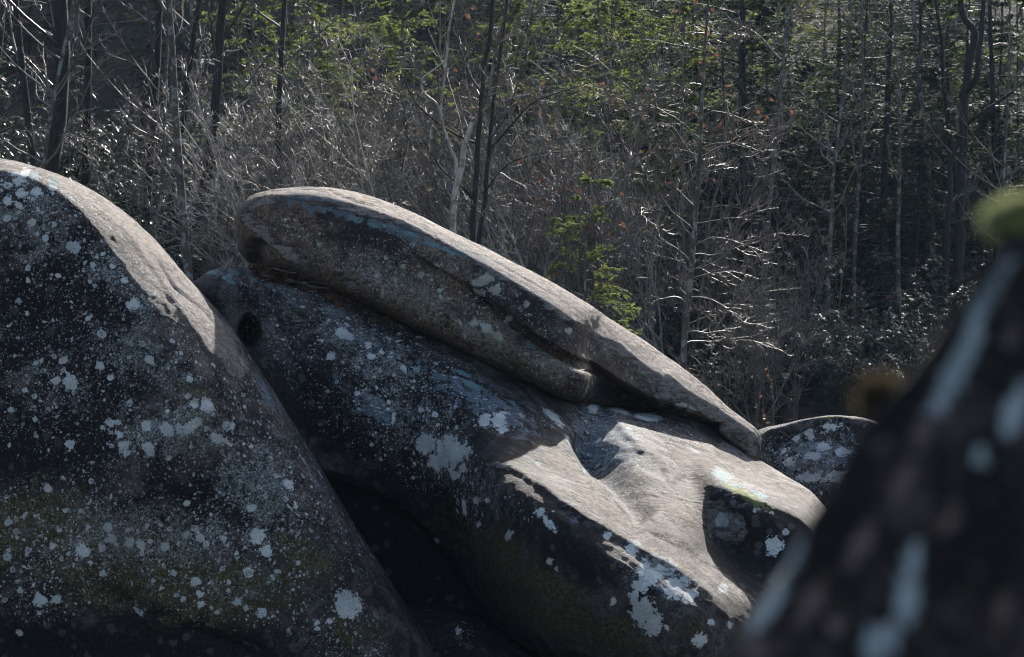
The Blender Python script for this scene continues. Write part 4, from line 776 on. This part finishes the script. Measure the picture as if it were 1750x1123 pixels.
hand_tree('tree', (808, 470, Y), [('trunk', BK_DARK, [(808, 560, Y), (808, 395, Y), (812, 300, Y), (820, 200, Y), (832, 90, Y), (846, -40, Y), (860, -200, Y)], .046, .022),
    ('limb', BK_DARK, [(811, 345, Y), (790, 320, Y-.2), (750, 280, Y-.3), (720, 235, Y-.4)], .016, .007), ('limb', BK_DARK, [(815, 245, Y), (790, 235, Y-.1), (745, 205, Y-.3), (704, 163, Y-.5), (690, 120, Y-.6)], .017, .005),
    ('limb', BK_GREY, [(818, 205, Y), (832, 160, Y-.2), (842, 120, Y-.3), (856, 60, Y-.3), (870, -20, Y-.4)], .018, .008), ('limb', BK_DARK, [(824, 160, Y), (800, 120, Y+.2), (780, 60, Y+.3), (770, -10, Y+.4)], .014, .006)],
    'dark upright tree close beside the broken pale snag, with long side limbs', 'tree', BK_DARK, twigs=12, seed=4)
hand_tree('tree', (818, 470, Y+.6), [('trunk', BK_DARK, [(816, 560, Y+.6), (818, 400, Y+.6), (828, 320, Y+.6), (838, 240, Y+.6), (848, 140, Y+.6), (858, 60, Y+.6), (872, -40, Y+.6), (888, -180, Y+.6)], .036, .016),
    ('limb', BK_DARK, [(836, 255, Y+.6), (870, 220, Y+.4), (905, 180, Y+.2), (950, 160, Y), (1010, 140, Y)], .015, .005), ('limb', BK_GREY, [(838, 235, Y+.6), (870, 190, Y+.3), (890, 130, Y+.2), (902, 70, Y+.1), (915, 0, Y)], .022, .009),
    ('limb', BK_PALE, [(866, 172, Y+.4), (885, 166, Y+.2), (910, 160, Y+.1)], .016, .011), ('limb', BK_DARK, [(826, 330, Y+.6), (850, 300, Y+.3), (880, 275, Y), (930, 262, Y-.2), (1000, 258, Y-.4)], .011, .004)],
    'dark forked tree whose stem bends away from the upright one beside it', 'tree', BK_DARK, twigs=12, seed=6)
Y = 28.5
hand_tree('snag', (778, 470, Y), [('trunk', BK_PALE, [(774, 560, Y), (774, 385, Y), (780, 330, Y), (788, 285, Y), (793, 255, Y), (800, 232, Y), (806, 209, Y)], .042, .030),
    ('limb', BK_PALE, [(780, 300, Y-.05), (778, 275, Y-.1), (768, 255, Y-.15), (758, 225, Y-.2), (753, 195, Y-.2), (760, 140, Y-.2), (764, 90, Y-.2), (771, 40, Y-.2), (778, -30, Y-.2), (786, -120, Y-.2)], .022, .010),
    ('limb', BK_PALE, [(753, 200, Y-.2), (748, 178, Y-.3), (722, 155, Y-.3), (722, 135, Y-.3), (745, 118, Y-.3), (765, 100, Y-.2)], .012, .008),
    ('limb', BK_PALE, [(752, 232, Y-.2), (738, 215, Y-.3), (735, 260, Y-.3)], .009, .005)],
    'pale barkless snag with a snapped top, rising behind the back of the slab', 'tree', BK_PALE, twigs=2, seed=9)

# slim sapling with tiers of arching twigs, right of the slab
rng = np.random.default_rng(55); Y = 25.0
bx_ = W(1168, 620, Y); zb = gz(bx_.x, bx_.y)-.1; o = np.array([bx_.x, bx_.y, zb])
e = bpy.data.objects.new('sapling', None); COL.objects.link(e); e.location = o; tag(e, 'slim sapling with tiers of pale arching twigs past the low end of the slab', 'tree')
C = np.array([W(*p) for p in [(1160, 900, Y), (1168, 612, Y), (1176, 520, Y), (1184, 430, Y), (1190, 350, Y), (1196, 260, Y), (1201, 150, Y), (1206, 60, Y), (1215, -40, Y)]])-o
C = np.vstack([[C[0, 0], C[0, 1], 0], C[1:]]); P = pchip(np.arange(len(C)), C, np.linspace(0, len(C)-1, 50)); R = np.linspace(.036, .010, 50)
tb = Bag(); tb.tube(P[None], R[None], 8); link('trunk', tb.mesh('trunk', BK_GREY), e)
cb = Bag(); zs = np.linspace(0, 1, 15)
for q, (py, dx, ln) in enumerate([(585, 1, 1.05), (560, -1, .5), (555, 1, 1.0), (515, 1, .9), (505, -1, .95), (470, 1, 1.25), (455, -1, 1.3), (425, 1, .8), (410, -1, 1.0), (380, 1, 1.0), (350, -1, .9), (340, 1, .9), (300, 1, 1.0), (290, -1, .8), (250, 1, .8), (230, -1, .8), (200, 1, .7), (150, -1, .6), (120, 1, .6), (575, 1, .7), (480, 1, .6), (440, 1, 1.0), (520, -1, .8), (330, 1, 1.1), (390, -1, 1.2), (265, 1, 1.1), (80, 1, .5), (60, -1, .5)]):
    z = (561.5-py)*PX*Y+CAMZ-zb; i = int(np.argmin(abs(P[:, 2]-z))); az = rng.normal(0, .45)
    D = np.array([[dx*math.cos(az), math.sin(az), rng.uniform(.15, .5)]]); A = grow(rng, P[i][None], D+[0, 0, .25], np.array([ln*1.1]), 12, (0, 0, -.7 if py > 480 else -.2), .19); RA = radii(np.array([.0085]), 12, .4); cb.tube(A, RA, 4)
    S, D2, idx, t, rr = spawn(rng, A, RA, 11, .2, 1, .75, .2, .6, .0); L = ln*.5*rng.uniform(.35, 1, len(S))*(1.1-.5*t); B = grow(rng, S, D2, L, 6, (0, 0, .25), .17); RB = radii(np.full(len(S), .0058), 6, .6); cb.tube(B, RB, 3)
    S, D3, idx, t, rr = spawn(rng, B, RB, 5, .15, 1, .8, .3, .3, .25); cb.tube(grow(rng, S, D3, np.repeat(L, 5)*.3*rng.uniform(.5, 1.2, len(S))+.04, 4, (0, 0, 1.3), .14), radii(np.full(len(S), .005), 4, .6), 3)
link('crown', cb.mesh('crown', BK_TWIG), e)

# the big hemlocks on the right, each its own distance
hem_a = hemlock(201, 15, .125, .10, 110, .27, 12, 26); hem_b = hemlock(202, 14, .11, .18, 90, .24, 12, 26, droop=-.2); hem_c = hemlock(203, 12, .09, .30, 60, .22, 11, 26, fill=.7)
hem_l = hemlock(204, 7, .05, .06, 120, .26, 15, 40, ln=.055, wd=.008, leaf=LF_LIGHT, bk=BK_GREY)
hem_s = hemlock(205, 3.2, .025, .10, 60, .40, 16, 44, leaf=LF_LIGHT, bk=BK_GREY, ln=.034, wd=.0045)
sized(hem_a, 1266, 39, 'big dark hemlock with fanned branches above the sapling', .2, (0, .0), .62, 'hemlock', sxy=1.05)
sized(hem_c, 1500, 38, 'dark straight hemlock trunk nearest the bright pale gap at the top of the wood', 1.2, (0, .018), .72, 'hemlock', sxy=1.0)
sized(hem_b, 1578, 40, 'hemlock with a thin dark trunk between the straight trunk and the crooked double trunk', 2.2, (0, .0), .58, 'hemlock', sxy=.9)
sized(hem_c, 1712, 39, 'dark hemlock at the edge of the wood above the mossy near boulder', 4.2, (0, .0), .75, 'hemlock', sxy=1.0)
Y = 37.0
hand_tree('tree', (1640, 620, Y), [('trunk', BK_DARK, [(1632, 700, Y), (1636, 560, Y), (1638, 440, Y), (1644, 300, Y), (1650, 160, Y), (1659, 90, Y), (1664, 55, Y), (1650, 30, Y), (1643, 0, Y), (1640, -60, Y)], .085, .04),
    ('limb', BK_DARK, [(1650, 160, Y), (1668, 130, Y-.2), (1676, 70, Y-.2), (1680, 0, Y-.2), (1684, -80, Y-.2)], .05, .03), ('limb', BK_DARK, [(1645, 220, Y), (1680, 190, Y-.3), (1720, 165, Y-.5), (1760, 130, Y-.6)], .035, .015), ('limb', BK_GREY, [(1640, 330, Y), (1610, 360, Y-.4), (1640, 335, Y-.5), (1670, 325, Y-.6)], .016, .008)],
    'crooked dark tree with a double trunk near the mossy boulder in the corner', 'tree', BK_DARK, twigs=10, seed=14, tw=.007)
hand_tree('tree', (1612, 640, 36), [('trunk', BK_DARK, [(1608, 700, 36), (1612, 560, 36), (1618, 400, 36), (1622, 340, 36), (1626, 280, 36), (1640, 240, 36)], .05, .03)], 'short dark stump-topped trunk just beside the crooked double trunk', 'tree', BK_DARK, twigs=6, seed=15)

# sunlit green boughs, the sunlight put into their needle colour
sized(hem_l, 525, 40, 'bright green young hemlock lit by the sun above the head of the slab', .5, (0, 0), 1.15)
sized(hem_l, 1035, 42, 'pale green sunlit hemlock behind the forked tree, high in the bare branches', 2.5, (0, 0), 1.25)
sized(hem_s, 905, 27.5, 'small bright green hemlock just behind the slab beside the dark forked tree', .8, (0, 0), .80)
sized(hem_s, 1075, 27.0, 'yellow-green little hemlock leaning over the slope of the slab', 2.8, (0, .05), .78)
sized(hem_s, 985, 29.5, 'feathery green hemlock sapling behind the middle of the slab', 4.0, (0, -.05), 1.15)
sized(hem_l, 440, 41, 'green young hemlock at the shaded edge beside the brightest green one', 1.9, (0, 0), 1.05)
sized(hem_l, 610, 44, 'green hemlock deep among the bare branches of the thicket', 3.1, (0, 0), 1.1)
sized(hem_l, 1130, 45, 'green hemlock half hidden by the slim sapling and its twigs', 4.4, (0, 0), 1.15)
sized(hem_l, 1345, 45, 'hemlock catching light high up between the big hemlock and the straight trunk', 5.2, (0, 0), 1.0)
sized(hem_l, 1450, 46, 'sunlit yellow-green hemlock top near the straight hemlock trunk', .9, (0, 0), 1.0)
sized(hem_l, 1680, 45, 'sunlit yellow-green hemlock at the top corner beyond the crooked double trunk', 2.1, (0, 0), 1.05)
sized(hem_l, 868, 36.5, 'olive-green hemlock just past the dark forked tree, among bare twigs', 1.4, (0, 0), .95)
sized(hem_l, 1050, 38, 'olive-green hemlock in the thicket close before the slim sapling', 3.7, (0, 0), 1.0)
sized(hem_l, 700, 41, 'green hemlock deep in the thicket on the snag side of the dark trees', 2.2, (0, 0), 1.1)
sized(hem_l, 548, 37, 'sunlit hemlock low in the thicket above the head of the slab', 5.7, (0, 0), .8)
sized(hem_l, 1160, 40, 'hemlock with sunlit tips directly behind the slim sapling', .3, (0, 0), 1.0)
sized(hem_l, 960, 46, 'tall light green hemlock deep behind the forked tree', 3.6, (0, 0), 1.2)

# thicket of bare arching shrubs
th = [bare_tree(301+i, 5.6, .028, nl=14, lt0=.10, lang=.80, llen=.40, k2=9, k3=3, lean=(-.18, 0), wob=.11, up=.25, stems=5, trunk_n=10, mat=BK_TWIG, bias=(-.35, 0, .25), tw=.0085) for i in range(4)]
tl = [bare_tree(351+i, 5.4, .024, nl=9, lt0=.15, lang=.6, llen=.42, k2=7, k3=3, lean=(-.25, 0), wob=.10, up=.2, stems=4, trunk_n=10, mat=BK_LIGHT, bias=(-.3, 0, .2), tw=.0085, cm=BK_LIGHT) for i in range(2)]
LAB_TH = 'grey leafless shrub in the dense sunlit thicket behind the slab'
k = 0
for Y, xs_ in ((33.5, (540, 640, 735, 930, 1020)), (36, (490, 590, 690, 800, 900, 1000, 1090))):
    for p in xs_:
        k += 1; x, y = at(p+RNG.uniform(-25, 25), Y+RNG.uniform(-1, 1))
        plant('shrub', th[k % 4], x, y, LAB_TH, 'shrub', 'bare shrubs of the thicket', RNG.uniform(-.6, .6), RNG.uniform(.85, 1.2)*(1.0 if Y > 33 else .8), (RNG.uniform(-.05, .05), RNG.uniform(-.12, .05)))
for p, Y in ((520, 32), (585, 34.5), (640, 32), (700, 34.5), (745, 32.3), (560, 37), (670, 37), (890, 34.5), (960, 32), (1040, 34.5), (1110, 36.5), (920, 37), (600, 39.5), (700, 39.5), (800, 38.5), (1000, 39.5), (1090, 40), (490, 35), (1150, 34.5)):
    x, y = at(p+RNG.uniform(-15, 15), Y); plant('shrub', tl[p % 2], x, y, 'pale arching leafless shrub leaning out of the sunlit thicket behind the slab', 'shrub', 'pale shrubs leaning out of the thicket', RNG.uniform(-.5, .5), RNG.uniform(.85, 1.1), (0, RNG.uniform(-.15, 0)))
for (p, Y, sc, rz, lb) in ((110, 33, .75, .3, 'arching pale-twigged shrub just above the crest of the tall boulder'), (400, 32, .8, 1.2, 'pale bare shrub in the dip beside the head of the slab'),
    (1290, 31, .55, .9, 'low bare shrub with curling twigs over the small lichened boulder'), (1360, 33, .6, 3.0, 'thin bare shrub behind the small lichened boulder'), (1210, 37, .9, 5, 'bare shrub behind the slim sapling')):
    sized(th[int(rz) % 4], p, Y, lb, rz if rz < 1 else .3*math.sin(rz*9), (0, 0), sc, 'shrub', 'shrub')

for p, Y in ((1300, 36), (1345, 38.5), (1410, 35.5), (1460, 37.5), (1540, 36), (1600, 38.5), (1690, 36.5), (1380, 41), (1520, 41)):
    x, y = at(p, Y); plant('tree', (pole_c if p % 20 else pole_d), x, y, 'spindly bare tree in front of the dark hemlocks past the slab', 'tree', 'spindly bare trees in the hemlock shade', p*.7, RNG.uniform(.6, .9))
# rhododendrons
rh = [rhodo(401, 2.6, 1.5), rhodo(402, 2.2, 1.7, 18), rhodo(403, 3.0, 1.4, 14)]
LAB_R1 = 'glossy-leaved rhododendron among the dark trunks above the tall boulder'; LAB_R2 = 'glossy-leaved rhododendron in the deep shade past the low end of the slab'
k = 0
for (lab, grp, rows) in ((LAB_R1, 'rhododendrons above the tall boulder', ((33, range(-10, 470, 75), 1.0), (35, range(-40, 470, 70), 1.25), (37.5, range(-20, 460, 80), 1.35))),
                        (LAB_R2, 'rhododendrons past the low end of the slab', ((32, (1250, 1330, 1420, 1500, 1570), .60), (35, range(1200, 1700, 75), .75), (38.5, range(1180, 1760, 80), .85), (42, range(1230, 1760, 110), .9)))):
    for Y, xs_, sc in rows:
        for p in xs_:
            k += 1; x, y = at(p+RNG.uniform(-20, 20), Y+RNG.uniform(-.8, .8))
            plant('rhododendron', rh[k % 3], x, y, lab, 'shrub', grp, RNG.uniform(0, 6.2), sc*RNG.uniform(.8, 1.15))
sized(rhodo(409, 1.5, 1.0, 22, 7, 10, LF_RHO, .13), 1497, 33.5, 'brightest sunlit rhododendron clump beside the near boulder', 0, (0, 0), 1.0, 'rhododendron', 'shrub')
# saplings that keep their dry leaves
dr = [dry_sapling(501, 1.6), dry_sapling(502, 2.4, 4)]
for i, (p, Y, sc, lb) in enumerate(((1275, 24, .75, 'russet dry-leaved sapling right behind the tip of the slab'), (1330, 24.5, .8, 'russet dry-leaved sapling above the small lichened boulder'), (1375, 25.5, .8, 'low sapling of rusty leaves between the small boulder and the blurred one'),
    (470, 33, 1.2, 'orange-leaved sapling behind the rounded head of the slab'), (1395, 40, 1.6, 'rusty-leaved sapling in the dark hemlock shade'), (1420, 36, 1.4, 'red-brown leaved sapling deep in the shade past the slab'), (560, 37, 1.9, 'thin sapling with a few orange leaves in the thicket'),
    (950, 33, 1.7, 'thin sapling with red-brown leaves near the small green hemlock'), (1100, 38, 1.8, 'sapling with scattered red leaves behind the slim sapling'))):
    sized(dr[i % 2], p, Y, lb, i*1.3, (0, 0), sc, 'sapling', 'shrub')

for Y, xs_ in ((32.5, (520, 600, 690, 860, 940, 1030)), (35, (560, 650, 740, 880, 980, 1080, 1150)), (38, (500, 620, 720, 830, 930, 1040, 1130))):
    for p in xs_:
        x, y = at(p+RNG.uniform(-30, 30), Y); plant('sapling', dr[RNG.randrange(2)], x, y, 'brown-leaved sapling among the bare shrubs of the thicket', 'shrub', 'brown-leaved saplings in the thicket', RNG.uniform(0, 6), RNG.uniform(1.2, 2.4))
# the rest of the wood, row behind row
hem_d = hemlock(206, 8, .055, .08, 80, .27, 12, 26)
LAB_W = {'d': 'bare dark-trunked tree in the wood', 'g': 'thin grey leafless tree in the wood', 'h': 'dark hemlock in the wood'}
GRP_W = {'d': 'dark bare trees', 'g': 'grey bare trees', 'h': 'hemlocks'}
ZONE = ('above the tall boulder', 'behind the sunlit thicket', 'past the low end of the slab')
wood = {'d': [pole_a, pole_b], 'g': [pole_c, pole_d, bare_tree(601, 10, .05, nl=34, lt0=.12, llen=.3, k2=9, k3=5, lang=.7)], 'h': [hem_a, hem_b, hem_c, hem_d]}
def fit(Y, x, lo, hi):                # tall enough to run out of the picture, as they do in the photograph
    return 3+.136*Y+RNG.uniform(lo, hi)-gz(x, Y)
for (Y, n) in ((40, 12), (44, 15), (48, 18), (52, 18), (57, 20), (63, 22), (70, 20)):
    hw = Y*.235
    for i in range(n):
        x = -hw+2*hw*(i+RNG.uniform(.1, .9))/n; y = Y+RNG.uniform(-1.6, 1.6); u = x/(Y*.2126)
        left_, mid_ = u < -.42, -.42 <= u < .30
        if mid_:
            if Y < 43: continue
            kd = 'h' if RNG.random() < .75 else 'g'
            if Y > 55: kd = 'h'
        elif left_: kd = RNG.choice('dddg') if Y < 45 else RNG.choice('hhhd')
        else: kd = RNG.choice('hhhd')
        H = fit(y, x, 4, 6) if Y > 55 and u < .2 else fit(y, x, 1, 3) if Y > 55 else fit(y, x, .3, 1.6) if (mid_ or kd == 'h') else fit(y, x, 1, 4)
        src, H0 = {'d': ((pole_a, 13), (pole_b, 12)), 'g': ((pole_c, 11), (pole_d, 12)), 'h': ((hem_a, 15), (hem_b, 14), (hem_d, 8), (hem_d, 8))}[kd][RNG.randrange(4 if kd == 'h' else 2)]
        sc = H/H0*1.0
        plant('hemlock' if kd == 'h' else 'tree', src, x, y, LAB_W[kd]+' '+ZONE[0 if left_ else 1 if mid_ else 2], 'tree', GRP_W[kd]+' '+ZONE[0 if left_ else 1 if mid_ else 2], RNG.uniform(0, 6.28), sc, (RNG.uniform(-.03, .03), RNG.uniform(-.03, .03)), sxy=max(sc, .72))
for Y, xs_ in ((38, (1330, 1450, 1570, 1690)), (41, (1290, 1400, 1520, 1640, 1750)), (44.5, (1340, 1470, 1600, 1720))):
    for p in xs_:
        x, y = at(p+RNG.uniform(-25, 25), Y+RNG.uniform(-.8, .8)); plant('hemlock', hem_d, x, y, 'young dark hemlock in the shade past the low end of the slab', 'tree', 'young hemlocks in the shade', RNG.uniform(0, 6.28), RNG.uniform(.5, .95))
# an unseen hemlock, added so that its high crown shades the near boulder
hem_shade = hemlock(209, 17, .16, .50, 70, .20, 13, 16)
plant('hemlock', hem_shade, 5.7, 18.6, 'tall unseen hemlock added beyond the edge of the view to shade the near boulder', 'tree', None, .7)


# ------------------------------------------------------------------ thin bluish air
hz = NT('haze_air'); vol = hz.n.new('ShaderNodeVolumePrincipled'); vol.inputs['Color'].default_value = (0.45, 0.68, 1.0, 1); vol.inputs['Density'].default_value = 0.0002; vol.inputs['Anisotropy'].default_value = 0.25
hz.t.links.new(vol.outputs[0], hz.out.inputs['Volume'])
bx = [(-95, -30, -2.5), (95, 150, 48)]
V = np.array([[bx[i][0], bx[j][1], bx[k][2]] for i in (0, 1) for j in (0, 1) for k in (0, 1)], float)
F = np.array([[0, 1, 3, 2], [4, 6, 7, 5], [0, 4, 5, 1], [2, 3, 7, 6], [0, 2, 6, 4], [1, 5, 7, 3]])
h = link('haze', mesh('haze', V, F, hz.m, False)); tag(h, kind='stuff')

# ------------------------------------------------------------------ small stuff on the rocks
def leaf_scatter(name, pts, l0, mat, seed, label, cat=None, kind='stuff', up=.012, flat=.35):
    rng = np.random.default_rng(seed); m = len(pts)
    n = unit(rng.normal(0, flat, (m, 3))+[0, 0, 1.0]); a = unit(np.cross(n, rng.normal(0, 1, (m, 3)))); w = np.cross(n, a); l = l0*rng.uniform(.6, 1.4, (m, 1))
    o = pts.mean(0); S = pts-o+n*up*rng.uniform(.3, 3, (m, 1)); cu = n*l*rng.uniform(.0, .35, (m, 1)); b_ = Bag()
    tip0, tip1 = S-a*l*.5+cu, S+a*l*.5+cu; s1, s2 = S+w*l*.28+cu*.4, S-w*l*.28+cu*.4
    b_.quads(np.stack([tip0, s1, S, s2], 1)); b_.quads(np.stack([s1, tip1, s2, S], 1))
    ob = link(name, b_.mesh(name, mat, False), None, Vector(o)); tag(ob, label, cat, None, kind); return ob
LITTER = leafmat('dead_leaf_litter', (0.035, 0.022, 0.014), (0.17, 0.095, 0.055), .2, .7, .3, 9, (1.3, 1.1, .8))
Pm = FRONT[midb.name]; px_ = 875+Pm[:, 0]/(PX*Pm[:, 1]); py_ = 561.5-(Pm[:, 2]-CAMZ)/(PX*Pm[:, 1])
rng = np.random.default_rng(3)
crest = np.interp(px_, [430, 500, 580, 690, 800], [463, 478, 512, 562, 612])
m = (px_ > 432) & (px_ < 780) & (py_ < crest+15) & (Pm[:, 1] > 13.9)
ids = np.flatnonzero(m); wgt = np.exp(-((px_[ids]-510)/120)**2); ids = ids[rng.random(len(ids)) < wgt]
ids = rng.choice(ids, min(1100, len(ids)), replace=False); leaf_scatter('leaf_litter', Pm[ids], .055, LITTER, 5, 'brown dead leaves wedged in the gap under the head of the slab')
# twigs caught in the gap
b_ = Bag(); ids = rng.choice(np.flatnonzero(m & (px_ < 600)), 26); D = rng.normal(0, 1, (26, 3))*[1, .5, .25]+[.6, 0, -.3]
b_.tube(grow(rng, Pm[ids]+[0, -.02, .02]-Pm[ids].mean(0), D, rng.uniform(.15, .4, 26), 4, (0, 0, 0), .12), radii(np.full(26, .006), 4, .5), 4)
tag(link('twig_litter', b_.mesh('twig_litter', BK_GREY), None, Vector(Pm[ids].mean(0))), 'loose dead twigs caught under the head of the slab', None, None, 'stuff')
# moss cushions on the near boulder
MOSS = leafmat('moss_blades', (0.22, 0.24, 0.13), (0.46, 0.48, 0.30), .4, .8, .1, 60, (1.1, 1.15, .9))
def moss(px, py, Y, rx, ry, seed, label, bl, mat=MOSS, n=5200):
    rng = np.random.default_rng(seed); c = np.array(W(px, py, Y)); d = unit(rng.normal(0, 1, (n, 3))); k = PX*Y
    base = d*np.array([rx*k, rx*k*.9, ry*k])*rng.uniform(.75, 1, (n, 1))*(1+.25*noise3(d*2.2, seed))[:, None]; w = unit(np.cross(d, rng.normal(0, 1, (n, 3))))*bl*.14; tip = base+unit(d+rng.normal(0, .35, (n, 3))+[0, 0, .3])*bl*rng.uniform(.5, 1.2, (n, 1))
    V = [np.stack([base-w, base+w, tip], 1)]; b_ = Bag(); b_.tris(V[0])
    th = np.linspace(0, np.pi, 9); ph = np.linspace(0, 2*np.pi, 17)[:-1]; sp = np.array([[math.sin(t)*math.cos(p), math.sin(t)*math.sin(p), math.cos(t)] for t in th for p in ph])*np.array([rx*k, rx*k*.9, ry*k])*.86
    F = np.array([[i*16+j, i*16+(j+1) % 16, (i+1)*16+(j+1) % 16, (i+1)*16+j] for i in range(8) for j in range(16)]); b_.V.append(sp); b_.F4.append(F+b_.n); b_.n += len(sp)
    return tag(link('moss', b_.mesh('moss', mat, False), None, Vector(c)), label, None, None, 'stuff')
moss(1748, 378, 1.335, 62, 36, 61, 'pale green cushion of moss on the edge of the near boulder, out of focus', .006)
MOSS2 = leafmat('dry_moss', (0.05, 0.042, 0.028), (0.13, 0.105, 0.07), .3, .8, .1, 60, (1.1, 1.05, .9))
moss(1508, 680, 1.335, 24, 16, 62, 'tuft of dry yellow-brown moss lower on the edge of the near boulder', .012, MOSS2, 700)
